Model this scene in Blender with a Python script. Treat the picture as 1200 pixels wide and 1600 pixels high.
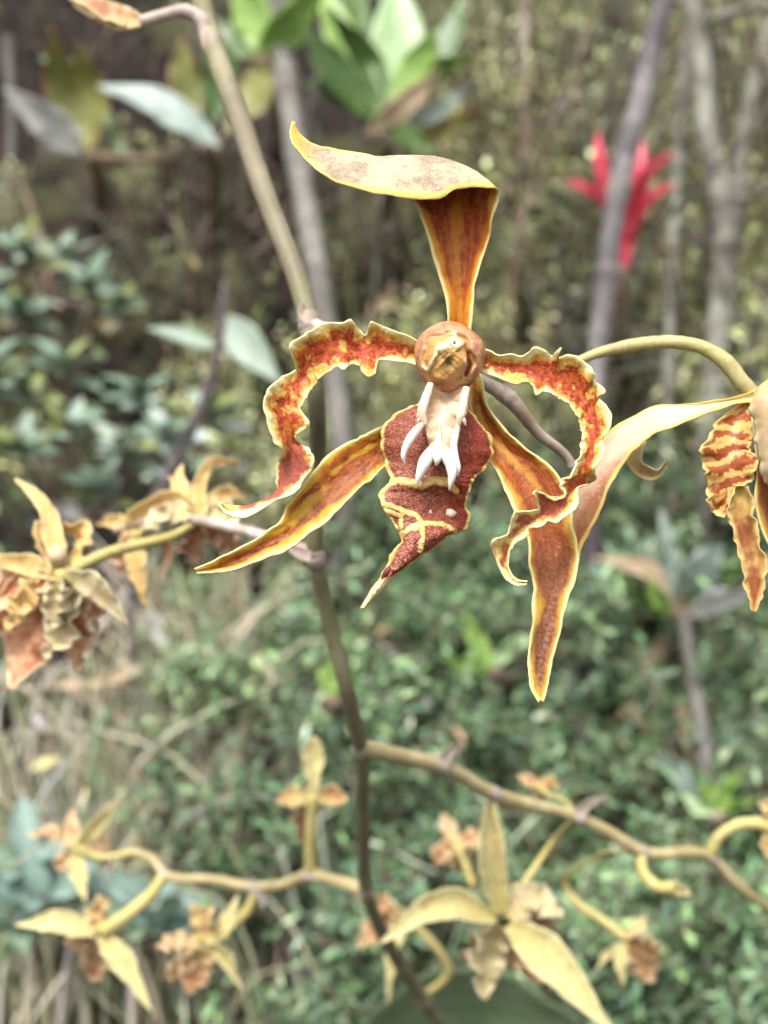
import bpy, math, random
import numpy as np
from mathutils import Vector, Matrix

# ------------------------------------------------------------------ reset
for o in list(bpy.data.objects):
    bpy.data.objects.remove(o)
scene = bpy.context.scene
COL = scene.collection
R = math.radians

# ------------------------------------------------------------------ camera
FPX = 2000.0                       # focal length in photo pixels (photo 1200 x 1600)
CAM = np.array([0.0, 0.0, 1.05])
PITCH = R(-8)
FW = np.array([0, math.cos(PITCH), math.sin(PITCH)])
UP = np.array([0, -math.sin(PITCH), math.cos(PITCH)])
RT = np.array([1.0, 0, 0])
cd = bpy.data.cameras.new('camera')
cam = bpy.data.objects.new('camera', cd)
COL.objects.link(cam)
cam.location = CAM
cam.rotation_euler = (math.pi / 2 + PITCH, 0, 0)
cd.sensor_fit = 'HORIZONTAL'
cd.sensor_width = 36
cd.lens = 36 * FPX / 1200
cd.clip_start = 0.01
cd.clip_end = 500
cd.dof.use_dof = True
cd.dof.focus_distance = 0.1985
cd.dof.aperture_fstop = 20.5
scene.camera = cam

# ------------------------------------------------------------------ sky, sun, exposure
SUN_EL, SUN_AZ = R(62), R(205)     # azimuth clockwise from +Y: high, behind the camera
world = bpy.data.worlds.new('World')
scene.world = world
world.use_nodes = True
wn, wl = world.node_tree.nodes, world.node_tree.links
wn.clear()
wo = wn.new('ShaderNodeOutputWorld')
wb = wn.new('ShaderNodeBackground')
sk = wn.new('ShaderNodeTexSky')
sk.sky_type = 'NISHITA'
sk.sun_disc = False
sk.sun_elevation = SUN_EL
sk.sun_rotation = SUN_AZ
sk.air_density = 1.0
sk.dust_density = 4.0
hs = wn.new('ShaderNodeHueSaturation')   # overcast: nearly white cloud light
hs.inputs['Saturation'].default_value = 0.30
wl.new(sk.outputs[0], hs.inputs['Color'])
wl.new(hs.outputs[0], wb.inputs['Color'])
wb.inputs['Strength'].default_value = 0.11
wl.new(wb.outputs[0], wo.inputs['Surface'])

sd = bpy.data.lights.new('sun', 'SUN')
sd.energy = 1.5
sd.angle = R(14)
sd.color = (1.0, 0.97, 0.93)
sun = bpy.data.objects.new('sun', sd)
COL.objects.link(sun)
sdir = Vector((math.sin(SUN_AZ) * math.cos(SUN_EL), math.cos(SUN_AZ) * math.cos(SUN_EL), math.sin(SUN_EL)))
sun.rotation_euler = sdir.to_track_quat('Z', 'Y').to_euler()
sun.location = (0, -1, 3)

scene.view_settings.view_transform = 'Standard'
scene.view_settings.look = 'None'
scene.view_settings.gamma = 1
scene.view_settings.exposure = 1.42
scene.view_settings.use_curve_mapping = False

# ------------------------------------------------------------------ small helpers
def S(r, g, b):
    """sRGB 0-255 to linear"""
    def f(c):
        c = c / 255.0
        return c / 12.92 if c <= 0.04045 else ((c + 0.055) / 1.055) ** 2.4
    return (f(r), f(g), f(b))

def P(px, py, d):
    """photo pixel + depth along the view axis (m) -> world point"""
    return CAM + d * (FW + (px - 600.0) / FPX * RT - (py - 800.0) / FPX * UP)

_prof_y = np.array([-60, -3, -0.5, -0.05, 0.579, 1.255, 1.9, 3.0, 8.0, 70.0])
_prof_z = np.array([-0.4, -0.05, 0.0, 0.03, 0.718, 1.358, 1.95, 2.7, 4.2, 9.0])

def gz(x, y):
    x = np.asarray(x, float); y = np.asarray(y, float)
    z = np.interp(y, _prof_y, _prof_z)
    z = z + 0.018 * np.sin(x * 7.1 + y * 3.0) * np.sin(y * 9.0 - x * 2.2 + 1.0)
    z = z + 0.008 * np.sin(x * 23 + 1.3 * np.sin(y * 19)) * np.sin(y * 27 + x * 5)
    z = z + 0.004 * np.sin(x * 61 + 2 * np.sin(y * 47)) * np.sin(y * 71 + x * 13)
    return z

def hit(px, py):
    """depth at which the ray through a photo pixel meets the bank"""
    for d in np.arange(0.3, 3.0, 0.004):
        p = P(px, py, d)
        if p[2] < gz(p[0], p[1]):
            return d
    return 3.0

def ground_at(p):
    return np.array([p[0], p[1], float(gz(p[0], p[1]))])

def cr(pts, n):
    """Catmull-Rom through pts (k, ...) -> n samples"""
    p = np.asarray(pts, float)
    k = len(p)
    if k == 2:
        t = np.linspace(0, 1, n).reshape((n,) + (1,) * (p.ndim - 1))
        return p[0] * (1 - t) + p[1] * t
    pe = np.concatenate([[2 * p[0] - p[1]], p, [2 * p[-1] - p[-2]]])
    t = np.linspace(0, k - 1, n)
    i = np.minimum(t.astype(int), k - 2)
    f = (t - i).reshape((n,) + (1,) * (p.ndim - 1))
    a, b, c, d = pe[i], pe[i + 1], pe[i + 2], pe[i + 3]
    return 0.5 * ((2 * b) + (-a + c) * f + (2 * a - 5 * b + 4 * c - d) * f ** 2 + (-a + 3 * b - 3 * c + d) * f ** 3)

def crn(pts, n):
    """smooth curve with chord-length knots (no overshoot on uneven spacing), n samples even in length"""
    p = np.asarray(pts, float)
    k = len(p)
    if k == 2:
        t = np.linspace(0, 1, n)[:, None]
        return p[0] * (1 - t) + p[1] * t
    h = np.linalg.norm(np.diff(p[:, :3], axis=0), axis=1) + 1e-9
    s = np.concatenate([[0], np.cumsum(h)])
    sl = np.diff(p, axis=0) / h[:, None]
    m = np.zeros_like(p)
    m[1:-1] = (sl[:-1] * h[1:, None] + sl[1:] * h[:-1, None]) / (h[1:] + h[:-1])[:, None]
    m[0] = sl[0]; m[-1] = sl[-1]
    t = np.linspace(0, s[-1], n)
    i = np.clip(np.searchsorted(s, t, side='right') - 1, 0, k - 2)
    f = ((t - s[i]) / h[i])[:, None]; hh = h[i][:, None]
    return ((2 * f ** 3 - 3 * f ** 2 + 1) * p[i] + (f ** 3 - 2 * f ** 2 + f) * hh * m[i] + (-2 * f ** 3 + 3 * f ** 2) * p[i + 1] + (f ** 3 - f ** 2) * hh * m[i + 1])

def link(name, me, parent=None, label=None, cat=None, group=None, kind=None):
    o = bpy.data.objects.new(name, me)
    COL.objects.link(o)
    if parent is not None:
        o.parent = parent
    if label: o['label'] = label
    if cat: o['category'] = cat
    if group: o['group'] = group
    if kind: o['kind'] = kind
    return o

def empty(name, loc, label, cat, group=None):
    o = link(name, None, None, label, cat, group)
    o.location = loc
    o.empty_display_size = 0.02
    return o

def origin_of(o):
    v = np.zeros(3)
    while o is not None:
        v = v + np.array(o.location)
        o = o.parent
    return v

class MB:
    """collects geometry, with per-vertex float attributes edge/u/v, as one mesh"""
    def __init__(s):
        s.v = []; s.q = []; s.m = []; s.a = []; s.n = 0
    def add(s, verts, faces, mat=0, attr=None):
        verts = np.asarray(verts, float)
        s.v.append(verts)
        off = s.n
        for f in faces:
            s.q.append(tuple(int(i) + off for i in f))
        if np.isscalar(mat):
            s.m += [mat] * len(faces)
        else:
            s.m += list(mat)
        at = np.zeros((len(verts), 4))
        if attr is not None:
            at[:, :np.shape(attr)[1]] = attr
        s.a.append(at)
        s.n += len(verts)
        return s
    def mesh(s, name, mats, origin=None):
        v = np.concatenate(s.v)
        if origin is not None:
            v = v - origin
        me = bpy.data.meshes.new(name)
        me.from_pydata(v.tolist(), [], s.q)
        for m in mats:
            me.materials.append(m)
        me.polygons.foreach_set('material_index', np.array(s.m, dtype=np.int32))
        me.polygons.foreach_set('use_smooth', np.ones(len(s.q), dtype=bool))
        a = np.concatenate(s.a)
        for i, nm in enumerate(('edge', 'u', 'v', 'paint')):
            at = me.attributes.new(nm, 'FLOAT', 'POINT')
            at.data.foreach_set('value', a[:, i].astype(np.float32))
        me.update()
        return me
    def obj(s, name, mats, parent=None, **kw):
        return link(name, s.mesh(name, mats, None if parent is None else origin_of(parent)), parent, **kw)

def tube(mb, pts, rad, seg=10, n=None, mat=0, cap=True, bumps=None, jitter=0.0, rng=None, lump=0.0):
    """tapered round tube through world points; attr v along, u around"""
    pts = np.asarray(pts, float)
    rad = np.asarray(rad if hasattr(rad, '__len__') else [rad] * len(pts), float)
    n = n or max(6, (len(pts) - 1) * 8)
    cc = crn(np.concatenate([pts, rad[:, None]], 1), n)
    c = cc[:, :3]
    r = np.maximum(cc[:, 3], 1e-5)
    tt = np.linspace(0, 1, n)
    if lump and rng is not None:
        ph = rng.uniform(0, 6.28, 4); fr = rng.uniform(8, 40, 4)
        r = r * (1 + lump * (np.sin(tt * fr[0] + ph[0]) * .5 + np.sin(tt * fr[1] + ph[1]) * .4 + np.sin(tt * fr[2] * 2 + ph[2]) * .3))
    if bumps is not None:
        for (pos, amp, w) in bumps:
            r = r * (1 + amp * np.exp(-((tt - pos) / w) ** 2))
    t = np.gradient(c, axis=0)
    t /= np.linalg.norm(t, axis=1)[:, None] + 1e-12
    a = np.cross(t[0], [0.3, 0.9, 0.2]); a /= np.linalg.norm(a)
    V = []; A = []
    ang = np.linspace(0, 2 * math.pi, seg, endpoint=False)
    for i in range(n):
        a = a - t[i] * a.dot(t[i]); a /= np.linalg.norm(a)
        b = np.cross(t[i], a)
        rr = r[i]
        k = np.ones(seg)
        if jitter and rng is not None:
            k += rng.normal(0, jitter, seg)
        V.append(c[i] + (np.cos(ang) * k)[:, None] * a * rr + (np.sin(ang) * k)[:, None] * b * rr)
        A.append(np.stack([np.full(seg, rr), ang, np.full(seg, tt[i])], 1))
    V = np.concatenate(V); A = np.concatenate(A)
    F = []
    for i in range(n - 1):
        for j in range(seg):
            j2 = (j + 1) % seg
            F.append((i * seg + j, i * seg + j2, (i + 1) * seg + j2, (i + 1) * seg + j))
    if cap:
        V = np.concatenate([V, c[:1] - t[0] * r[0] * .5, c[-1:] + t[-1] * r[-1] * .5])
        A = np.concatenate([A, A[:1], A[-1:]])
        k = n * seg
        for j in range(seg):
            j2 = (j + 1) % seg
            F.append((j2, j, k)); F.append(((n - 1) * seg + j, (n - 1) * seg + j2, k + 1))
    mb.add(V, F, mat, A)
    return mb

def ribbon(mb, L, M, Rr, nu=15, nv=60, thick=0.0005, ruffle=0.0, rfreq=9.0, rpow=3.0, seed=0, relief=0.0,
           face=0.25, mats=(0, 1), edge_noise=0.0, paint=(), paint_relief=0.0):
    """closed thin blade between margins L and Rr with mid line M (world arrays k x 3)"""
    rng = np.random.default_rng(seed)
    L, M, Rr = cr(L, nv), cr(M, nv), cr(Rr, nv)
    u = np.linspace(-1, 1, nu)
    u = np.sign(u) * np.abs(u) ** 0.85
    wl_, wm_, wr_ = u * (u - 1) / 2, 1 - u * u, u * (u + 1) / 2
    G = L[:, None] * wl_[None, :, None] + M[:, None] * wm_[None, :, None] + Rr[:, None] * wr_[None, :, None]
    v = np.linspace(0, 1, nv)
    if edge_noise:
        ph = rng.uniform(0, 6.28, 8)
        for sgn, ed in ((-1, 0), (1, 1)):
            w = np.clip(sgn * u, 0, 1) ** 4
            nn = sum(np.sin(v * f + ph[k + 4 * ed]) / (k + 1) for k, f in enumerate((31, 57, 93, 141)))
            dirv = (Rr - L) * sgn
            dirv /= np.linalg.norm(dirv, axis=1)[:, None] + 1e-9
            fade = np.clip(v * 6, 0, 1) * np.clip((1 - v) * 8, 0, 1)
            G = G + (nn * edge_noise * fade)[:, None, None] * w[None, :, None] * dirv[:, None, :]
    def normals(G):
        du = np.gradient(G, axis=1); dv = np.gradient(G, axis=0)
        N = np.cross(du, dv)
        return N / (np.linalg.norm(N, axis=2)[..., None] + 1e-12)
    N = normals(G)
    iv = int(face * (nv - 1))
    if np.dot(N[iv, nu // 2], CAM - G[iv, nu // 2]) < 0:
        N = -N; flip = True
    else:
        flip = False
    if ruffle:
        ph = rng.uniform(0, 6.28, 6)
        fade = np.clip(v * 5, 0, 1) * np.clip((1 - v) * 5, 0, 1)
        for sgn, k in ((-1, 0), (1, 3)):
            w = np.clip(sgn * u, 0, 1) ** rpow
            s_ = np.sin(v * rfreq * 6.28 + ph[k]) + .55 * np.sin(v * rfreq * 2.3 * 6.28 + ph[k + 1]) + .3 * np.sin(v * rfreq * 4.1 * 6.28 + ph[k + 2])
            G = G + N * (s_ * fade * ruffle)[:, None, None] * w[None, :, None]
    if relief:
        ph = rng.uniform(0, 6.28, 6)
        z = np.sin(v[:, None] * 43 + ph[0] + 3 * u) * np.sin(u * 7 + ph[1] + 5 * v[:, None]) + .6 * np.sin(v[:, None] * 97 + ph[2]) * np.sin(u * 13 + ph[3])
        z = z + rng.normal(0, .35, z.shape)
        G = G + N * (z * relief)[..., None]
    pm = np.zeros(G.shape[:2])
    if paint:                                     # pigment lines and blotches, given as photo polylines with a half width
        rel = G - CAM
        dep = rel @ FW
        q = np.stack([600 + FPX * (rel @ RT) / dep, 800 - FPX * (rel @ UP) / dep], -1)
        for pts, hw in paint:
            for p0, p1 in zip(pts[:-1], pts[1:]):
                p0 = np.array(p0, float); e_ = np.array(p1, float) - p0
                t_ = np.clip(((q - p0) @ e_) / (e_ @ e_), 0, 1)
                ds = np.linalg.norm(q - p0 - t_[..., None] * e_, axis=-1)
                pm = np.maximum(pm, np.clip(1 - ds / hw, 0, 1))
        if paint_relief:
            G = G + N * (np.clip(pm * 1.6, 0, 1) * paint_relief)[..., None]
    N = normals(G) * (-1 if flip else 1)
    wid = np.linalg.norm(Rr - L, axis=1)
    ed = (1 - np.abs(u))[None, :] * wid[:, None] / 2 * 1000.0
    lenv = np.concatenate([[0], np.cumsum(np.linalg.norm(np.diff(M, axis=0), axis=1))])
    ed = np.minimum(ed, (lenv[-1] - lenv)[:, None] * 1000)
    tk = thick * (0.35 + 0.65 * np.clip(ed / 1.5, 0, 1))[..., None] / 2
    A = np.stack([ed, np.broadcast_to(u, ed.shape), np.broadcast_to(v[:, None], ed.shape), pm], -1).reshape(-1, 4)
    F0 = (G + N * tk).reshape(-1, 3); B0 = (G - N * tk).reshape(-1, 3)
    n = nv * nu
    F = []; mi = []
    for i in range(nv - 1):
        for j in range(nu - 1):
            a, b, c, d = i * nu + j, i * nu + j + 1, (i + 1) * nu + j + 1, (i + 1) * nu + j
            f = (a, b, c, d) if not flip else (d, c, b, a)
            F.append(f); mi.append(mats[0])
            F.append(tuple(x + n for x in reversed(f))); mi.append(mats[1])
    ring = [j for j in range(nu)] + [i * nu + nu - 1 for i in range(1, nv)] + [(nv - 1) * nu + j for j in range(nu - 2, -1, -1)] + [i * nu for i in range(nv - 2, 0, -1)]
    for k in range(len(ring)):
        a, b = ring[k], ring[(k + 1) % len(ring)]
        f = (b, a, a + n, b + n) if not flip else (a, b, b + n, a + n)
        F.append(f); mi.append(mats[0])
    mb.add(np.concatenate([F0, B0]), F, mi, np.concatenate([A, A]))
    return mb

def px_ribbon(mb, st, d0=0.2, mid=0.0, smooth_mid=0, **kw):
    """stations ((lx,ly,ldmm),(rx,ry,rdmm)[,(mx,my,mdmm)]): depth offsets in mm from d0"""
    L = []; M = []; Q = []
    for s in st:
        l, r = s[0], s[1]
        l = tuple(l) + (0,) * (3 - len(l)); r = tuple(r) + (0,) * (3 - len(r))
        if len(s) > 2:
            m = s[2]
        else:
            m = ((l[0] + r[0]) / 2, (l[1] + r[1]) / 2, (l[2] + r[2]) / 2 + mid)
        L.append(P(l[0], l[1], d0 + l[2] / 1000)); Q.append(P(r[0], r[1], d0 + r[2] / 1000)); M.append(P(m[0], m[1], d0 + m[2] / 1000))
    M = np.array(M)
    for _ in range(smooth_mid):
        M[1:-1] = .25 * M[:-2] + .5 * M[1:-1] + .25 * M[2:]
    return ribbon(mb, L, M, Q, **kw)

def px_blade(mb, pts, widths, d, roll=0.0, fold=0.0, **kw):
    """leaf-like blade along photo points (px,py[,depth offset mm]) at depth d, widths in px; roll tilts one margin away"""
    pts = np.array([tuple(p) + (0,) * (3 - len(p)) for p in pts], float)
    n = max(5, 2 * len(pts))
    c = cr(pts, n)
    w = np.maximum(np.interp(np.linspace(0, 1, n), np.linspace(0, 1, len(widths)), widths), 0.8)
    t = np.gradient(c[:, :2], axis=0)
    t /= np.linalg.norm(t, axis=1)[:, None] + 1e-9
    perp = np.stack([-t[:, 1], t[:, 0]], 1)
    px2mm = d / FPX * 1000
    st = []
    for i in range(n):
        h = perp[i] * w[i] / 2 * math.cos(roll)
        dz = w[i] / 2 * math.sin(roll) * px2mm
        l = (c[i, 0] - h[0], c[i, 1] - h[1], c[i, 2] - dz); r = (c[i, 0] + h[0], c[i, 1] + h[1], c[i, 2] + dz)
        m = (c[i, 0], c[i, 1], c[i, 2] + fold * w[i] * px2mm)
        st.append((l, r, m))
    kw.setdefault('nu', 9); kw.setdefault('nv', 22); kw.setdefault('thick', 0.0006)
    return px_ribbon(mb, st, d0=d, **kw)

LEAFW = (6, 55, 88, 100, 92, 68, 36, 6)
def leafw(w, prof=LEAFW):
    return [w * k / 100 for k in prof]

# ------------------------------------------------------------------ materials
class MT:
    def __init__(s, name, rough=0.55, trans=0.0, spec=0.35, sss=0.0):
        s.m = bpy.data.materials.new(name)
        s.m.use_nodes = True
        s.n, s.l = s.m.node_tree.nodes, s.m.node_tree.links
        s.n.clear()
        s.out = s.n.new('ShaderNodeOutputMaterial')
        s.b = s.n.new('ShaderNodeBsdfPrincipled')
        s.b.inputs['Roughness'].default_value = rough
        s.b.inputs['Specular IOR Level'].default_value = spec
        if sss:
            s.b.inputs['Subsurface Weight'].default_value = sss
            s.b.inputs['Subsurface Radius'].default_value = (1, .5, .25)
            s.b.inputs['Subsurface Scale'].default_value = 0.0015
        s.tr = None
        if trans:
            s.tr = s.n.new('ShaderNodeBsdfTranslucent')
            mx = s.n.new('ShaderNodeMixShader')
            mx.inputs[0].default_value = trans
            s.l.new(s.b.outputs[0], mx.inputs[1]); s.l.new(s.tr.outputs[0], mx.inputs[2])
            s.l.new(mx.outputs[0], s.out.inputs['Surface'])
        else:
            s.l.new(s.b.outputs[0], s.out.inputs['Surface'])
        s._tc = None
    def attr(s, name, col=False):
        n = s.n.new('ShaderNodeAttribute'); n.attribute_name = name
        return n.outputs['Color' if col else 'Fac']
    def co(s):
        if s._tc is None:
            s._tc = s.n.new('ShaderNodeTexCoord').outputs['Object']
        return s._tc
    def noise(s, scale, detail=3, rough=.55, vec=None, dist=0.0):
        n = s.n.new('ShaderNodeTexNoise')
        n.inputs['Scale'].default_value = scale; n.inputs['Detail'].default_value = detail
        n.inputs['Roughness'].default_value = rough; n.inputs['Distortion'].default_value = dist
        s.l.new(vec if vec is not None else s.co(), n.inputs['Vector'])
        return n.outputs['Fac']
    def voro(s, scale, feature='F1'):
        n = s.n.new('ShaderNodeTexVoronoi'); n.feature = feature
        n.inputs['Scale'].default_value = scale
        s.l.new(s.co(), n.inputs['Vector'])
        return n.outputs['Distance']
    def comb(s, x, y, z):
        n = s.n.new('ShaderNodeCombineXYZ')
        for i, k in enumerate((x, y, z)):
            s._in(n.inputs[i], k)
        return n.outputs[0]
    def _in(s, inp, k):
        if isinstance(k, bpy.types.NodeSocket): s.l.new(k, inp)
        elif k is not None:
            if isinstance(k, tuple) and len(k) == 3: k = k + (1,)
            inp.default_value = k
    def math(s, op, a, b=None, c=None, clamp=False):
        n = s.n.new('ShaderNodeMath'); n.operation = op; n.use_clamp = clamp
        s._in(n.inputs[0], a); s._in(n.inputs[1], b); s._in(n.inputs[2], c)
        return n.outputs[0]
    def step(s, x, lo, hi):
        n = s.n.new('ShaderNodeMapRange'); n.interpolation_type = 'SMOOTHSTEP'
        s._in(n.inputs['Value'], x); s._in(n.inputs['From Min'], lo); s._in(n.inputs['From Max'], hi)
        return n.outputs['Result']
    def mix(s, f, a, b, mode='MIX'):
        n = s.n.new('ShaderNodeMix'); n.data_type = 'RGBA'; n.blend_type = mode
        s._in(n.inputs[0], f); s._in(n.inputs[6], a); s._in(n.inputs[7], b)
        return n.outputs[2]
    def rand(s):
        return s.n.new('ShaderNodeObjectInfo').outputs['Random']
    def color(s, c):
        s._in(s.b.inputs['Base Color'], c)
        if s.tr: s._in(s.tr.inputs['Color'], c)
        return s
    def bump(s, h, strength=.4, dist=0.0003):
        n = s.n.new('ShaderNodeBump')
        n.inputs['Strength'].default_value = strength; n.inputs['Distance'].default_value = dist
        s.l.new(h, n.inputs['Height']); s.l.new(n.outputs[0], s.b.inputs['Normal'])
        return s

def m_petal():
    m = MT('ruffled_petal', rough=.5, trans=.2)
    e, u, v = m.attr('edge'), m.attr('u'), m.attr('v')
    n0 = m.noise(240, 2, .5); n1 = m.noise(480, 4, .6); n2 = m.noise(1700, 3)
    st = m.noise(5, 3, .6, vec=m.comb(m.math('MULTIPLY', u, .55), m.math('MULTIPLY', v, 5.0), 0.0))
    red = m.mix(m.step(n2, .35, .7), S(156, 52, 28), S(208, 98, 54))
    red = m.mix(m.math('MULTIPLY', m.step(st, .5, .62), .7), red, S(214, 118, 44))
    pink = m.mix(n2, S(142, 58, 50), S(192, 116, 100))
    red = m.mix(m.math('MULTIPLY', m.step(v, .60, .78), .85), red, pink)
    yl = m.mix(m.step(n2, .35, .65), S(214, 158, 60), S(232, 196, 104))
    e2 = m.math('ADD', m.math('ADD', e, m.math('MULTIPLY', m.math('MINIMUM', u, 0.0), .45)), m.math('MULTIPLY', m.math('SUBTRACT', n1, .5), 4.4))
    e2 = m.math('ADD', e2, m.math('MULTIPLY', m.math('SUBTRACT', n0, .5), 2.2))
    c = m.mix(m.step(e2, 0.35, 1.35), yl, red)
    c = m.mix(m.math('MULTIPLY', m.step(m.math('ADD', m.math('MULTIPLY', n0, .5), m.math('MULTIPLY', n1, .5)), .55, .61), m.step(v, .72, .5)), c, yl)
    c = m.mix(m.step(m.math('ADD', e, m.math('ADD', m.math('MULTIPLY', m.math('SUBTRACT', n1, .5), 1.2), m.math('MULTIPLY', m.math('SUBTRACT', n0, .5), 1.8))), 0.20, 0.85), S(250, 238, 176), c)
    return m.color(c).bump(m.math('ADD', n2, m.math('MULTIPLY', m.noise(3800, 2), .5)), .5, .0003).m

def m_sepal_front(name, inner, dark, margin, rib, ribw=.22, tipv=None):
    m = MT(name, rough=.48, trans=.16)
    e, u, v, pt = m.attr('edge'), m.attr('u'), m.attr('v'), m.attr('paint')
    n1 = m.noise(330, 4, .6); n2 = m.noise(1800, 3); n3 = m.noise(900, 3, .6)
    strk = m.noise(4, 4, .6, vec=m.comb(m.math('MULTIPLY', u, 1.7), m.math('MULTIPLY', v, 2.4), 0.0))
    c = m.mix(m.step(m.math('ADD', m.math('MULTIPLY', strk, .6), m.math('MULTIPLY', n3, .4)), .40, .60), dark, inner)
    c = m.mix(m.math('MULTIPLY', m.step(n2, .5, .7), .3), c, dark)
    ribf = m.step(m.math('ADD', pt, m.math('MULTIPLY', m.math('SUBTRACT', n1, .5), 2.6)), .25, .95)
    c = m.mix(m.math('MULTIPLY', ribf, .85), c, rib)
    if tipv:
        c = m.mix(m.math('MULTIPLY', m.step(v, tipv, .85), .9), c, m.mix(m.step(n2, .35, .65), S(116, 74, 54), S(154, 112, 86)))
        c = m.mix(m.math('MULTIPLY', m.step(v, .9, 1.0), .7), c, S(204, 172, 120))
    n0 = m.noise(140, 2, .5)
    e2 = m.math('ADD', e, m.math('ADD', m.math('MULTIPLY', m.math('SUBTRACT', n1, .5), 1.5), m.math('MULTIPLY', m.math('SUBTRACT', n0, .5), 3.0)))
    c = m.mix(m.step(e2, .25, 1.35), margin, c)
    c = m.mix(m.step(m.math('ADD', e, m.math('MULTIPLY', m.math('SUBTRACT', n0, .5), 1.0)), .10, .50), S(244, 226, 156), c)
    c = m.mix(m.math('MULTIPLY', m.step(n2, .64, .74), .3), c, S(238, 190, 130))
    return m.color(c).bump(m.math('ADD', n2, n3), .4, .00025).m

def m_sepal_back():
    m = MT('sepal_underside', rough=.75, trans=.15, spec=.15)
    e, v = m.attr('edge'), m.attr('v')
    n0 = m.noise(170, 3, .6); n1 = m.noise(700, 4, .65); n2 = m.noise(3200, 3)
    c = m.mix(m.step(m.math('ADD', m.math('MULTIPLY', n0, .6), m.math('MULTIPLY', n1, .4)), .40, .60), S(204, 188, 152), S(156, 136, 116))
    c = m.mix(m.math('MULTIPLY', m.step(n2, .48, .66), .45), c, S(222, 208, 178))
    c = m.mix(m.math('MULTIPLY', m.step(v, .78, .95), m.step(n0, .2, .5)), c, S(216, 184, 84))
    c = m.mix(m.step(m.math('ADD', e, m.math('MULTIPLY', m.math('SUBTRACT', n0, .5), 1.4)), .25, .95), S(228, 202, 106), c)
    return m.color(c).bump(m.math('ADD', n2, n1), .7, .0003).m

def m_twist_sepal():
    """cream near the stalk, pinkish then brown towards the end"""
    m = MT('twisting_sepal', rough=.5, trans=.2)
    e, u, v = m.attr('edge'), m.attr('u'), m.attr('v')
    n1 = m.noise(250, 4, .6); n2 = m.noise(1600, 3)
    c = m.mix(m.step(m.math('ADD', v, m.math('MULTIPLY', n1, .2)), .3, .62), S(240, 226, 168), S(222, 190, 160))
    c = m.mix(m.step(m.math('ADD', m.math('ADD', v, m.math('MULTIPLY', u, .18)), m.math('MULTIPLY', n1, .3)), .72, .98), c, S(168, 110, 72))
    c = m.mix(m.step(e, .25, .7), S(230, 198, 110), c)
    c = m.mix(m.math('MULTIPLY', m.step(n2, .55, .7), .25), c, S(246, 224, 190))
    return m.color(c).bump(n2, .3, .0002).m

def m_lip():
    m = MT('lip', rough=.42, trans=.06)
    e, u, v, pt = m.attr('edge'), m.attr('u'), m.attr('v'), m.attr('paint')
    n1 = m.noise(420, 4, .6); n2 = m.noise(1700, 4, .6); vo = m.voro(2500)
    c = m.mix(m.step(n2, .3, .7), S(112, 50, 36), S(152, 86, 62))
    c = m.mix(m.math('MULTIPLY', m.step(vo, .45, .12), .5), c, S(186, 132, 104))
    c = m.mix(m.math('MULTIPLY', m.step(m.math('ADD', u, m.math('MULTIPLY', n1, .8)), .55, 1.0), .6), c, S(140, 40, 22))
    low = m.step(v, .58, .68)
    c = m.mix(m.math('MULTIPLY', low, .6), c, m.mix(m.step(vo, .2, .55), S(184, 128, 108), S(132, 62, 50)))
    y = m.mix(m.step(n2, .35, .65), S(208, 166, 86), S(236, 208, 136))
    c = m.mix(m.math('MULTIPLY', low, m.math('MULTIPLY', m.step(n1, .60, .66), .8)), c, y)
    c = m.mix(m.step(m.math('ADD', pt, m.math('MULTIPLY', m.math('SUBTRACT', n1, .5), 1.5)), .20, .75), c, y)
    e2 = m.math('ADD', e, m.math('MULTIPLY', m.math('SUBTRACT', n1, .5), 1.0))
    c = m.mix(m.step(e2, .38, .80), y, c)
    c = m.mix(m.math('MULTIPLY', m.step(v, .88, .93), .9), c, S(240, 218, 158))
    c = m.mix(m.math('MULTIPLY', m.step(n2, .6, .72), .3), c, S(206, 164, 130))
    return m.color(c).bump(m.math('SUBTRACT', m.math('MULTIPLY', n2, .6), vo), .35, .0003).m

def m_fang():
    m = MT('callus_fang', rough=.38, trans=.1)
    v = m.attr('v'); n1 = m.noise(500, 3)
    c = m.mix(m.step(m.math('ADD', v, m.math('MULTIPLY', m.math('SUBTRACT', n1, .5), .3)), .05, .5), S(214, 184, 150), S(240, 234, 224))
    return m.color(c).bump(n1, .25, .0002).m

def m_column():
    m = MT('column', rough=.42, spec=.4)
    cream, dark, red, yel = m.attr('u'), m.attr('v'), m.attr('edge'), m.attr('paint')
    n1 = m.noise(800, 4, .6); n2 = m.noise(2600, 3)
    c = m.mix(m.step(n1, .35, .65), S(158, 104, 72), S(196, 146, 104))
    c = m.mix(m.math('MULTIPLY', m.step(n2, .58, .70), .4), c, S(216, 176, 146))
    k = m.math('MULTIPLY', m.math('SUBTRACT', n1, .5), .9)
    c = m.mix(m.step(m.math('ADD', yel, k), .15, .75), c, S(192, 146, 84))
    c = m.mix(m.step(m.math('ADD', cream, k), .25, .85), c, S(224, 202, 160))
    c = m.mix(m.step(m.math('ADD', dark, k), .2, .8), c, S(122, 96, 36))
    c = m.mix(m.step(m.math('ADD', red, k), .2, .7), c, S(124, 44, 22))
    return m.color(c).bump(m.math('ADD', n1, n2), .45, .0003).m

def m_simple(name, c1, c2, scale, rough=.5, trans=0.0, bump=.3, bd=.0003, spec=.35, sss=0.0):
    m = MT(name, rough=rough, trans=trans, spec=spec, sss=sss)
    n1 = m.noise(scale, 4, .6)
    c = m.mix(m.step(n1, .33, .67), c1, c2)
    m.color(c)
    if bump: m.bump(m.noise(scale * 3, 3), bump, bd)
    return m.m

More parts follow.
